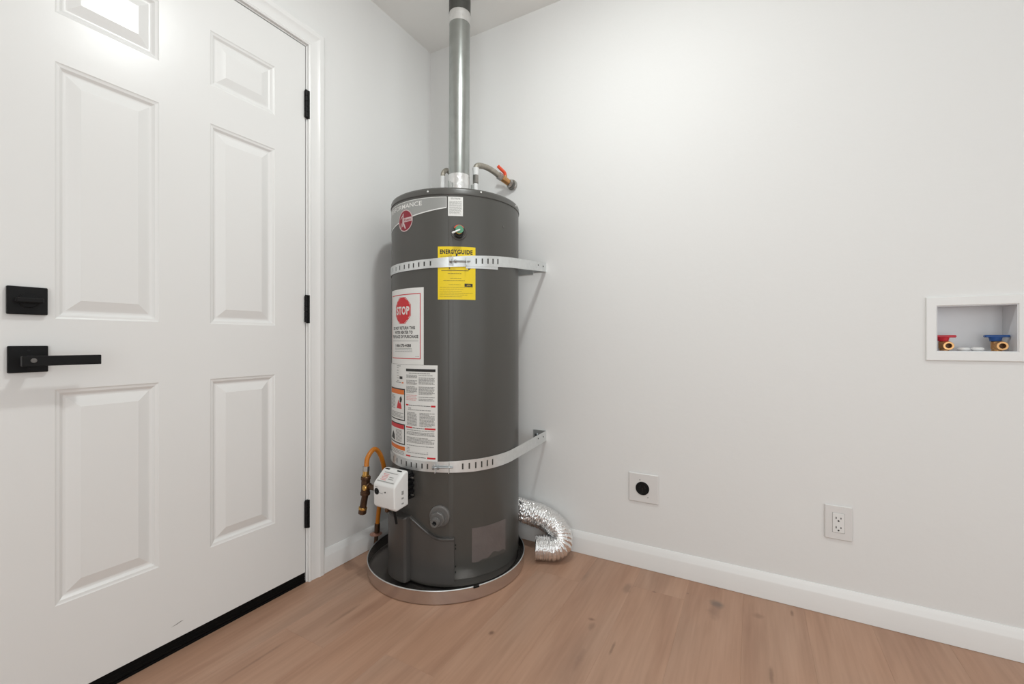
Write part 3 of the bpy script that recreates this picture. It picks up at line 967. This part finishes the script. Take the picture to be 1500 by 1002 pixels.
# rotate so the housing leans back a little
gv = MB()
# side outline in (z outward, y up): bottom back, bottom front, front knee, sloped top face, top back
out = [(-0.034, -0.060), (0.022, -0.068), (0.034, -0.058), (0.036, 0.020), (0.031, 0.029), (-0.012, 0.066), (-0.020, 0.070), (-0.034, 0.068)]
hw = 0.056
vs = []
for x, s in ((-hw, 0.93), (-hw + 0.006, 1.0), (hw - 0.006, 1.0), (hw, 0.93)):
    for (z, y) in out:
        vs.append((x, y * s, z if z < 0 else z * s))
k = len(out)
fs = [tuple(range(k)), tuple(range(3 * k, 4 * k))]
for a in range(3):
    for b2 in range(k):
        fs.append((a * k + b2, a * k + (b2 + 1) % k, (a + 1) * k + (b2 + 1) % k, (a + 1) * k + b2))
gv.add(vs, fs, FG)
gas = gv.build('gas_control_housing', M['whiteplastic'], wh, 0.9, label='white gas control housing')
bv = gas.modifiers.new('rounding', 'BEVEL'); bv.width = 0.006; bv.segments = 3; bv.limit_method = 'ANGLE'; bv.angle_limit = 0.35
# black body behind
bb = MB()
bb.box((-0.040, -0.050, -0.080), (0.040, 0.056, -0.034), FG, ch=0.006)
for q in range(5):
    bb.box((0.036, -0.044 + q * 0.020, -0.076), (0.047, -0.034 + q * 0.020, -0.038), FG, ch=0.002)
bb.build('control_body', M['black'], gas, 0.4)
MB().lathe([(0.0005, 0.004), (0.048, 0.004), (0.050, 0.0), (0.050, -0.012)], 36, FG @ Matrix.Translation((0.010, 0.0, -0.082))).build('mounting_flange', M['tank2'], gas, 0.5)
for y in (0.035, -0.030):
    MB().cyl(FG @ Vector((0.046, y, -0.058)), FG @ Vector((0.056, y, -0.058)), 0.0035, 10).build('terminal', M['steelfit'], gas)
# print and dial on the sloped top face
sl0, sl1 = Vector((0, 0.029, 0.031)), Vector((0, 0.066, -0.012))
sd = (sl1 - sl0).normalized(); sn = Vector((0, 0.757, 0.653))
def SP(x, d, l=0.0005):
    return FG @ (Vector((x, 0, 0)) + sl0 + sd * d + sn * l)
mb = MB(); mb.add([SP(-0.046, 0.004), SP(0.046, 0.004), SP(0.040, 0.050), SP(-0.040, 0.050)], [(0, 1, 2, 3)]); mb.build('instruction_label', M['insetplastic'], gas, 0)
mb = MB()
for q in range(5):
    mb.add([SP(-0.034 + 0.004 * (q % 2), 0.012 + q * 0.006, 0.001), SP(-0.004, 0.012 + q * 0.006, 0.001), SP(-0.004, 0.015 + q * 0.006, 0.001), SP(-0.034 + 0.004 * (q % 2), 0.015 + q * 0.006, 0.001)], [(0, 1, 2, 3)])
mb.build('red_print', M['gasink'], gas, 0)
mb = MB()
for (a, b2, c, e) in ((-0.043, 0.0050, 0.043, 0.0085), (0.004, 0.018, 0.030, 0.021), (0.004, 0.026, 0.026, 0.029), (-0.034, 0.043, 0.034, 0.046)):
    mb.add([SP(a, b2, 0.001), SP(c, b2, 0.001), SP(c, e, 0.001), SP(a, e, 0.001)], [(0, 1, 2, 3)])
mb.build('grey_print', M['greyink'], gas, 0)
for a in (-0.043, 0.020):
    MB().box((a, 0.0660, -0.0160), (a + 0.022, 0.0694, -0.0120), FG).build('vent_slot', M['hole'], gas, 0)
FZ = FG @ Matrix.Translation((-0.036, -0.004, 0.0358))
MB().lathe([(0.0005, 0.0015), (0.0105, 0.0015), (0.0120, 0.0008), (0.0120, -0.002)], 24, FZ).build('round_socket', M['black'], gas)
MB().lathe([(0.0005, 0.0012), (0.0024, 0.0012), (0.0026, -0.001)], 14, FG @ Matrix.Translation((0.009, -0.001, 0.0358))).build('indicator_window', M['ink'], gas)
mb = MB(); mb.box((-0.024, -0.0075, 0.0357), (-0.003, -0.0060, 0.0366), FG); mb.box((-0.046, 0.0125, 0.0357), (-0.028, 0.0137, 0.0364), FG); mb.build('front_print', M['greyink'], gas, 0)
mb = MB()
for (y, h_) in ((-0.012, 0.010), (-0.028, 0.006), (-0.047, 0.005), (-0.002, 0.004)):
    mb.box((hw - 0.0005, y, -0.010), (hw + 0.0006, y + h_, 0.000), FG)
mb.build('side_mark', M['greyink'], gas, 0)
MB().box((0.004, -0.074, 0.012), (0.018, -0.060, 0.0365), FG, ch=0.003).build('lower_socket', M['blackiron'], gas, 0.4)
MB().tube([FG @ Vector(p) for p in ((0.0, -0.066, 0.010), (-0.004, -0.074, 0.016), (-0.010, -0.076, 0.022))], 0.003, 8, 4).build('igniter_clip', M['steelfit'], gas)
MB().tube([FG @ Vector(p) for p in ((0.006, -0.062, -0.01), (0.004, -0.085, -0.012), (0.006, -0.110, -0.016), (0.008, -0.135, -0.02))], 0.0045, 10, 5).build('pilot_tubing', M['black'], gas)

# ------------------------------------------------------------------ gas line: tee, drip leg, hose
gl = thing('gas_supply_line', 'orange coated flexible gas hose looping down to a brown pipe tee beside the white control', 'gas line', (0.045, -0.43, 0.08))
TX, TY = 0.1855, -0.6215
tee = MB()
tee.cyl((0.1880, TY, 0.3400), (0.1900, TY + 0.001, 0.3980), 0.0165, 24, ch=0.002)
tee.cyl((TX, TY, 0.3660), (TX + 0.028, TY - 0.002, 0.3665), 0.0150, 24, ch=0.002)
tee.cyl((0.1896, TY + 0.001, 0.3900), (0.1900, TY + 0.001, 0.4040), 0.0185, 24, ch=0.002)
tee.cyl((0.1875, TY, 0.3310), (0.1880, TY, 0.3440), 0.0185, 24, ch=0.002)
te = tee.build('pipe_tee', M['blackiron'], gl, 0.5)
MB().cyl((0.1900, TY, 0.402), (0.1905, TY, 0.4085), 0.0150, 6, ch=0.001).cyl((0.1905, TY, 0.4085), (0.1908, TY + 0.001, 0.425), 0.0118, 20).build('brass_adapter', M['brass'], gl)
MB().cyl((0.1908, TY + 0.001, 0.4230), (0.1912, TY + 0.002, 0.4430), 0.0130, 6, ch=0.001).build('flare_nut', M['steelfit'], gl, 0.3)
MB().cyl((0.2040, TY - 0.012, 0.3660), (0.2040, TY - 0.022, 0.3660), 0.0110, 20, ch=0.002).build('branch_plug', M['brass'], gl)
MB().cyl((0.2100, TY, 0.3665), (0.2760, TY - 0.004, 0.3680), 0.0105, 20).build('inlet_nipple', M['blackiron'], gl)
MB().cyl((0.1790, TY - 0.003, 0.2830), (0.1875, TY, 0.3320), 0.0125, 20).build('drip_leg', M['blackiron'], gl)
MB().cyl((0.1775, TY - 0.0036, 0.2740), (0.1790, TY - 0.003, 0.2830), 0.0160, 20, ch=0.001).build('cap_collar', M['brass'], gl)
MB().cyl((0.1760, TY - 0.004, 0.2560), (0.1776, TY - 0.0036, 0.2745), 0.0155, 8, ch=0.003).build('drip_cap', M['blackiron'], gl, 0.4)
MB().tube([(0.1912, -0.6190, 0.440), (0.1870, -0.6080, 0.474), (0.1825, -0.5700, 0.4975), (0.1800, -0.5350, 0.466), (0.1640, -0.4980, 0.3934), (0.1300, -0.4700, 0.332), (0.0850, -0.4490, 0.215), (0.0640, -0.4400, 0.125)], 0.0092, 16, 8).build('gas_hose', M['gashose'], gl)
MB().cyl((0.0600, -0.4390, 0.088), (0.0645, -0.4405, 0.130), 0.0115, 12, ch=0.001).build('lower_nut', M['blackiron'], gl)
MB().cyl((0.0480, -0.4390, 0.0), (0.0590, -0.4390, 0.092), 0.0085, 16).build('riser_stub', M['blackiron'], gl)
# the plate sits round the riser
TE = Matrix.Translation((0.054, -0.439, 0.0805))
MB().lathe([(0.009, 0.007), (0.012, 0.006), (0.018, 0.002), (0.0265, 0.0), (0.0265, -0.001), (0.009, 0.0)], 32, TE).build('escutcheon', M['copper'], gl)

# ------------------------------------------------------------------ vent pipe
VX, VY = TC[0] + 0.0105, TC[1] + 0.0058
vp = thing('vent_pipe', 'galvanised round vent pipe rising from the water heater to the ceiling', 'vent pipe', (VX, VY, 1.507))
lean = lambda z: (VX + 0.004 * (z - 1.5), VY + 0.002 * (z - 1.5), z)


def seg(a, b, r, name, m, rings_=0):
    mb = MB()
    A, B = Vector(lean(a)), Vector(lean(b))
    T = Matrix.Translation(A) @ (B - A).to_track_quat('Z', 'Y').to_matrix().to_4x4()
    Ln = (B - A).length
    prof = [(r - 0.004, 0), (r, 0), (r, Ln), (r - 0.004, Ln)]
    if rings_:
        prof = [(r - 0.004, 0)]
        for q in range(rings_ + 1):
            z = Ln * q / rings_
            prof.append((r + 0.0010 * math.sin(q * 2.1), z))
        prof.append((r - 0.004, Ln))
    return mb.lathe(prof, 72, T).build(name, m, vp, 0.6)


seg(1.5065, 1.652, 0.0465, 'foil_tape_wrap', M['foiltape'], 9)
pl = seg(1.64, 2.335, 0.0450, 'lower_pipe', M['galv'])
seg(2.312, 2.371, 0.0468, 'foil_tape_wrap', M['foiltape'], 6)
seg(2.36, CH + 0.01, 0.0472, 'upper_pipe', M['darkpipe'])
# draft hood legs / sheet screws at the base
for (du, dw) in ((0.058, 0.0), (-0.030, 0.055), (-0.036, -0.046)):
    p = Vector((VX, VY, 0)) + Vector((0.874, 0.485, 0)) * du + Vector((-0.485, 0.874, 0)) * dw
    MB().box((p.x - 0.005, p.y - 0.004, 1.506), (p.x + 0.005, p.y + 0.004, 1.615), ch=0.001).build('hood_leg', M['galv'], vp, 0.4)

# ------------------------------------------------------------------ water connections
hw_ = thing('hot_water_hose', 'grey braided water hose from the heater top to a wall valve with red lever', 'water hose', (0.4245, -0.2, 1.507))
NX, NY = 0.4225, -0.2005
MB().cyl((NX, NY, 1.506), (NX, NY, 1.638), 0.0105, 20).build('nipple', M['hexwhite'], hw_)
MB().cyl((NX, NY, 1.636), (NX, NY, 1.674), 0.0140, 6, ch=0.0015).build('union_nut', M['steelfit'], hw_, 0.3)
MB().cyl((NX, NY, 1.674), (NX, NY, 1.7060), 0.0125, 20, 0.0145).build('dielectric_sleeve', M['hexwhite'], hw_)
MB().tube([(NX, NY, 1.698), (0.4240, -0.194, 1.716), (0.4290, -0.172, 1.7255), (0.4400, -0.138, 1.728), (0.4570, -0.105, 1.718), (0.4690, -0.082, 1.706)], 0.0128, 16, 6).build('braided_hose', M['braid'], hw_)
MB().cyl((0.4690, -0.082, 1.706), (0.4790, -0.064, 1.697), 0.0165, 6, ch=0.001).build('hose_nut', M['steelfit'], hw_, 0.3)
va = MB()
va.cyl((0.4790, -0.064, 1.697), (0.4960, -0.030, 1.682), 0.0150, 18, ch=0.002)
va.cyl((0.4880, -0.046, 1.690), (0.4900, -0.052, 1.712), 0.0080, 12, ch=0.001)
wv = va.build('wall_valve', M['bronze'], hw_, 0.5)
MB().cyl((0.4960, -0.030, 1.682), (0.5020, -0.018, 1.6775), 0.0195, 6, ch=0.002).build('packing_nut', M['steelfit'], wv, 0.3)
MB().cyl((0.5030, -0.016, 1.6770), (0.5030, 0.0, 1.6770), 0.0245, 28, ch=0.003).build('escutcheon', M['steelfit'], wv)
lv = MB().tube([(0.4905, -0.053, 1.7100), (0.4885, -0.056, 1.7220), (0.4800, -0.064, 1.7330), (0.4690, -0.072, 1.7450), (0.4640, -0.076, 1.7520)], lambda s, a: 0.0068 + 0.0012 * math.cos(2 * a), 12, 5)
lv.build('red_lever', M['redlever'], wv)

cw = thing('cold_water_hose', 'short braided water hose loop half hidden behind the vent pipe', 'water hose', (0.277, -0.252, 1.507))
CX, CY = 0.2790, -0.2530
MB().cyl((CX, CY, 1.506), (CX, CY, 1.678), 0.0110, 20).build('nipple', M['hexwhite'], cw)
MB().tube([(CX, CY, 1.672), (CX, CY + 0.004, 1.696), (CX + 0.001, CY + 0.030, 1.716), (CX + 0.002, CY + 0.062, 1.700), (CX + 0.003, CY + 0.078, 1.650), (CX + 0.003, CY + 0.120, 1.610), (CX + 0.003, -0.035, 1.60)], 0.0105, 14, 6).build('braided_hose', M['braid'], cw)
MB().cyl((CX + 0.003, -0.040, 1.60), (CX + 0.003, 0.0, 1.60), 0.018, 20, ch=0.002).build('wall_fitting', M['steelfit'], cw)

# ------------------------------------------------------------------ earthquake straps
def strap(label, zf, wd, slots, boltth, zwall, tail):
    wr_ = wd[1]
    """zf(theta) = strap centre height; slots = list of theta"""
    root = thing('seismic_strap', label, 'strap', tp(-54, TR, zf(-54)), 'slotted steel straps round the water heater')
    R_ = TR + 0.0030
    ths = set([2.0, -180.0, -196.0])
    sw_ = 0.62
    for t in slots:
        ths |= {t - sw_, t + sw_}
    t = -178.0
    while t < 2:
        if all(abs(t - q) > 1.2 for q in slots):
            ths.add(t)
        t += 1.5
    ths = sorted(ths, reverse=True)
    path = []
    pe = (0.6775, -0.0005)      # right end at the back wall
    p0 = tp(2.0, R_, 0)
    for q in range(5):
        s = q / 5
        path.append((pe[0] + (p0[0] - pe[0]) * s, pe[1] + (p0[1] - pe[1]) * s, zwall + (zf(2) - zwall) * s, None))
    for t in ths:
        p = tp(t, R_, zf(t)); path.append((p[0], p[1], p[2], t))
    path.append((0.080, -0.001, zf(-196), None))
    vs, fs = [], []
    for (x, y, z, t) in path:
        k = 1.0 if t is None else max(0.0, min(1.0, (t + 75) / 35))
        w_t = wd[1] * k + wd[0] * (1 - k)
        for q in (-0.5, -0.25, 0.25, 0.5):
            vs.append((x, y, z + w_t * q))
    for i in range(len(path) - 1):
        ta, tb = path[i][3], path[i + 1][3]
        issl = ta is not None and tb is not None and any(abs((ta + tb) / 2 - s) < 0.05 and abs(ta - tb) < 1.5 for s in slots)
        for q in range(3):
            if issl and q == 1:
                continue
            fs.append((i * 4 + q, (i + 1) * 4 + q, (i + 1) * 4 + q + 1, i * 4 + q + 1))
    bd = MB().add(vs, fs).build('slotted_band', M['strapm'], root, 0.5)
    thicken(bd, 0.0014)
    # wall flange folded back along the wall
    fb = MB()
    fb.box((0.6785 - tail, -0.0022, zwall - wr_ / 2), (0.6785, -0.0002, zwall + wr_ / 2), ch=0.0003)
    fg = fb.build('wall_flange', M['strapm'], root, 0.4)
    lb = MB()
    for x in (0.6785 - tail * 0.35, 0.6785 - tail * 0.75):
        lb.cyl((x, -0.0022, zwall), (x, -0.0075, zwall), 0.0075, 6, ch=0.001)
    lb.build('lag_bolt', M['zincdark'], fg, 0.3)
    # small holes near the wall end
    for s in (0.10, 0.26):
        x = pe[0] + (p0[0] - pe[0]) * s; y = pe[1] + (p0[1] - pe[1]) * s
        MB().cyl((x + 0.0004, y, zwall), (x + 0.0016, y, zwall), 0.0032, 10).build('nail_hole', M['hole'], bd)
    # bolt, nut and turned up lugs
    zc = zf(boltth)
    bt = MB()
    a0, a1 = boltth - 7.0, boltth + 7.5
    rb = TR + 0.012
    bt.cyl(tp(a0, rb, zc - 0.001), tp(a1, rb, zc + 0.001), 0.0036, 12)
    bt.cyl(tp(a0 - 1.2, rb, zc - 0.001), tp(a0 + 0.4, rb, zc - 0.001), 0.0078, 6, ch=0.001)
    bt.cyl(tp(a0 + 2.6, rb, zc - 0.001), tp(a0 + 4.0, rb, zc), 0.0070, 6, ch=0.001)
    bt.build('tension_bolt', M['zincdark'], root, 0.3)
    for (s, e) in ((a0 + 1.0, 0.5), (a1 - 2.6, -0.6)):
        lg = MB()
        c = []
        for t, r in ((s + 3.0 * (-1 if e > 0 else 1), R_ + 0.0008), (s, R_ + 0.003), (s + e, TR + 0.024)):
            c += [tp(t, r, zc - wr_ * 0.40), tp(t, r, zc + wr_ * 0.40)]
        lg.add(c, [(0, 2, 3, 1), (2, 4, 5, 3)])
        l_ = lg.build('lug', M['strapm'], root, 0.3)
        thicken(l_, 0.0015)
    return root


def overlap(root, t0, t1, zc0, zc1, wd, r):
    vs, n = [], 10
    for i in range(n + 1):
        th = t0 + (t1 - t0) * i / n
        z = zc0 + (zc1 - zc0) * i / n
        vs += [tp(th, r, z - wd / 2), tp(th, r, z + wd / 2)]
    o = MB().add(vs, [(2 * i, 2 * i + 2, 2 * i + 3, 2 * i + 1) for i in range(n)]).build('overlap_tail', M['strapm'], root, 0.5)
    thicken(o, 0.0010)


lerp = lambda t, pts: next(((a[1] + (b[1] - a[1]) * (t - a[0]) / (b[0] - a[0])) for a, b in zip(pts[:-1], pts[1:]) if t <= b[0]), pts[-1][1])
zu = lambda t: lerp(max(t, -200), [(-200, 1.216), (-94, 1.2195), (-68, 1.2245), (-36, 1.235), (-8, 1.2465), (15, 1.2580), (90, 1.262)])
zl = lambda t: lerp(max(t, -200), [(-200, 0.462), (-94, 0.4565), (-68, 0.458), (-36, 0.460), (-8, 0.464), (15, 0.466), (90, 0.47)])
us = strap('upper slotted steel strap round the heater, crossing the yellow label', zu, (0.0345, 0.0415),
           [-121, -113, -106.5, -100, -94.5, -89.5, -84.3, -79.3, -74, -37.8, -32.6, -27.6, -22.8, -17.8], -50.5, 1.2705, 0.070)
overlap(us, -46, -17.5, 1.2130, 1.2185, 0.016, TR + 0.0017)
# second bracket tail that shows below the band at the wall
MB().box((0.500, -0.0034, 1.2430), (0.612, -0.0004, 1.2850), ch=0.0004).build('bracket_tail', M['strapm'], us, 0.4)
ls = strap('lower slotted steel strap round the heater, below the safety sheet', zl, (0.0385, 0.0465),
           [-129, -119, -111, -104, -97.5, -91.8, -86.5, -81.3, -76.5, -48.6, -43.4, -38.2, -33.2, -28.2, -23.2], -63.5, 0.4955, 0.066)

# ------------------------------------------------------------------ foil duct
def duct_r(s, a):
    hr = 0.018 + 0.031 * min(1.0, s / 0.095)          # squeezed flat where it passes behind the tank
    vr = 0.049
    r = 1 / math.sqrt((math.cos(a) / hr) ** 2 + (math.sin(a) / vr) ** 2)
    r += 0.0052 * (abs(math.sin(s * PI / 0.0098 + a * 0.5)) - 0.5)
    cr = max(0.0, 1 - s / 0.30)
    p = Vector((s * 60, math.cos(a) * 3.2, math.sin(a) * 3.2))
    return r + (0.0014 + 0.0050 * cr) * noise.noise(p * 1.6) + (0.0006 + 0.0040 * cr) * noise.noise(p * 4.0)


dpts = [(0.530, -0.034, 0.155), (0.560, -0.044, 0.154), (0.592, -0.055, 0.153), (0.640, -0.064, 0.152), (0.690, -0.069, 0.148), (0.742, -0.074, 0.130), (0.782, -0.088, 0.100), (0.792, -0.108, 0.070), (0.770, -0.130, 0.0535), (0.732, -0.144, 0.0525), (0.700, -0.157, 0.0525)]
du = MB().tube(dpts, duct_r, 72, 34, caps=False).build('foil_duct', M['foil'], None, 0.55,
                                                      label='crinkled silver foil duct curling out behind the water heater onto the floor', category='duct')
MB().tube(dpts[-3:], 0.0440, 40, 8, caps=False).build('inner_liner', M['hole'], du)

# ------------------------------------------------------------------ wall plates
dr = thing('dryer_outlet', 'square white wall plate with one round black dryer socket', 'outlet', (1.1165, 0, 0.327))
MB().box((1.0560, -0.0065, 0.2675), (1.1770, 0, 0.3875), ch=0.0035).build('plate', M['insetplastic'], dr, 0.4)
DT = Matrix.Translation((1.1130, -0.0065, 0.3260)) @ Matrix.Rotation(PI / 2, 4, 'X')
so_ = MB().lathe([(0.0005, 0.0015), (0.0215, 0.0015), (0.0235, 0.0035), (0.0265, 0.0030), (0.0275, 0.0)], 40, DT).build('round_socket', M['black'], dr, 0.5)
sl_ = MB()
for (x, z, a) in ((-0.010, 0.006, 25), (0.010, 0.006, -25), (0.0, -0.004, 0)):
    sl_.box((-0.0014, -0.0008, -0.006), (0.0014, 0.0004, 0.006), Matrix.Translation((1.113 + x, -0.0082, 0.326 + z)) @ Matrix.Rotation(rad(a), 4, 'Y'))
sl_.box((1.109, -0.0088, 0.3095), (1.117, -0.0076, 0.3125))
sl_.build('slot', M['hole'], so_, 0)
for z in (0.3600, 0.2920):
    for x in (1.1010, 1.1330):
        if (z > 0.33) == (x < 1.11):
            MB().cyl((x + 0.002, -0.0065, z), (x + 0.002, -0.0074, z), 0.0025, 10).build('plate_screw', M['greyink'], dr)

do = thing('duplex_outlet', 'white rectangular wall outlet with two sockets below the laundry box', 'outlet', (1.763, 0, 0.3155))
MB().box((1.7240, -0.0060, 0.2580), (1.8020, 0, 0.3740), ch=0.0030).build('plate', M['insetplastic'], do, 0.4)
ins = MB().box((1.7465, -0.0078, 0.2835), (1.7795, -0.0050, 0.3485), ch=0.0008).build('socket_insert', M['whiteplastic'], do, 0.4)
fr = MB()
for (a, b2, c, e) in ((1.7458, 0.2828, 1.7465, 0.3492), (1.7795, 0.2828, 1.7802, 0.3492), (1.7458, 0.2828, 1.7802, 0.2835), (1.7458, 0.3485, 1.7802, 0.3492)):
    fr.box((a, -0.0064, b2), (c, -0.0058, e))
fr.build('insert_gap', M['greyink'], do, 0)
for zc in (0.3325, 0.3005):
    for (dx, h_) in ((-0.0066, 0.0066), (0.0066, 0.0056)):
        MB().box((1.763 + dx - 0.0012, -0.0083, zc - h_ / 2), (1.763 + dx + 0.0012, -0.0076, zc + h_ / 2)).build('slot', M['hole'], ins, 0)
    MB().lathe([(0.0003, 0.0004), (0.0026, 0.0004), (0.0026, -0.0004)], 14, Matrix.Translation((1.763, -0.0080, zc - 0.0095)) @ Matrix.Rotation(PI / 2, 4, 'X')).build('ground_hole', M['hole'], ins)
for z in (0.3640, 0.2685):
    MB().cyl((1.763, -0.0060, z), (1.763, -0.0068, z), 0.0024, 10).build('plate_screw', M['insetplastic'], do)

# ------------------------------------------------------------------ laundry box
lb_ = thing('laundry_outlet_box', 'white recessed laundry supply box with one red and one blue valve handle', 'laundry box', (2.098, 0, 0.969))
FX0, FX1, FZ0, FZ1 = 1.9845, 2.2110, 0.8700, 1.0670
e = 0.0005
fr = MB()
loops = [(0.0, 0.0), (0.0, -0.0050), (0.0020, -0.0070)]
inn = [(0.0015, -0.0070), (0.0, -0.0055), (0.0, 0.002)]
vs = []
for (u, y) in loops:
    vs += [(FX0 + u, y, FZ0 + u), (FX1 - u, y, FZ0 + u), (FX1 - u, y, FZ1 - u), (FX0 + u, y, FZ1 - u)]
for (u, y) in inn:
    vs += [(BX0 - u + e, y, BZ0 - u + e), (BX1 + u - e, y, BZ0 - u + e), (BX1 + u - e, y, BZ1 + u - e), (BX0 - u + e, y, BZ1 + u - e)]
fr.add(vs, [(r * 4 + q, r * 4 + (q + 1) % 4, r * 4 + 4 + (q + 1) % 4, r * 4 + 4 + q) for r in range(5) for q in range(4)])
fr.build('frame', M['whiteplastic'], lb_, 0.3)
t = 0.0025
D = 0.084
ib = MB()
ib.box((BX0 + e, D, BZ0 + e), (BX1 - e, D + t, BZ1 - e))
ib.box((BX0 + e, -0.004, BZ0 + e), (BX0 + t, D, BZ1 - e)).box((BX1 - t, -0.004, BZ0 + e), (BX1 - e, D, BZ1 - e))
ib.box((BX0 + t, -0.004, BZ0 + e), (BX1 - t, D, BZ0 + t)).box((BX0 + t, -0.004, BZ1 - t), (BX1 - t, D, BZ1 - e))
ib.build('box_interior', M['boxplastic'], lb_, 0)
for (x, m, nm) in ((2.0385, 'redplastic', 'red'), (2.1560, 'blueplastic', 'blue')):
    yv = 0.036
    v = MB()
    v.cyl((x, yv, BZ0 + t), (x, yv, 0.912), 0.0115, 18)
    v.cyl((x, yv, 0.905), (x, yv, 0.931), 0.0135, 18, ch=0.003)
    vb_ = v.build('supply_valve', M['bronze'], lb_, 0.5)
    TO = Matrix.Translation((x + 0.002, yv - 0.006, 0.9160)) @ Matrix.Rotation(PI / 2, 4, 'X')
    MB().lathe([(0.0078, 0.006), (0.0078, 0.024), (0.0125, 0.024), (0.0135, 0.021), (0.0122, 0.018), (0.0135, 0.015), (0.0122, 0.012), (0.0135, 0.009), (0.0125, 0.0)], 28, TO).build('threaded_outlet', M['bronze'], vb_, 0.5)
    MB().lathe([(0.0003, 0.008), (0.0080, 0.008)], 16, TO).build('outlet_bore', M['blackiron'], vb_)
    h = MB()
    h.cyl((x - 0.003, yv, 0.930), (x - 0.003, yv, 0.943), 0.0125, 18, 0.0150, ch=0.001)
    h.box((x - 0.0275, yv - 0.0085, 0.9415), (x + 0.0265, yv + 0.0085, 0.9490), ch=0.002)
    h.build(nm + '_handle', M[m], vb_, 0.5)
kn = MB()
kn.cyl((2.0830, 0.034, BZ0 + t), (2.0830, 0.034, 0.9105), 0.0150, 20, ch=0.004)
kn.build('drain_plug', M['whiteplastic'], lb_)
kn = MB()
kn.cyl((2.1120, 0.030, BZ0 + t), (2.1120, 0.030, 0.9115), 0.0150, 20, ch=0.004)
kn.build('drain_plug', M['whiteplastic'], lb_)
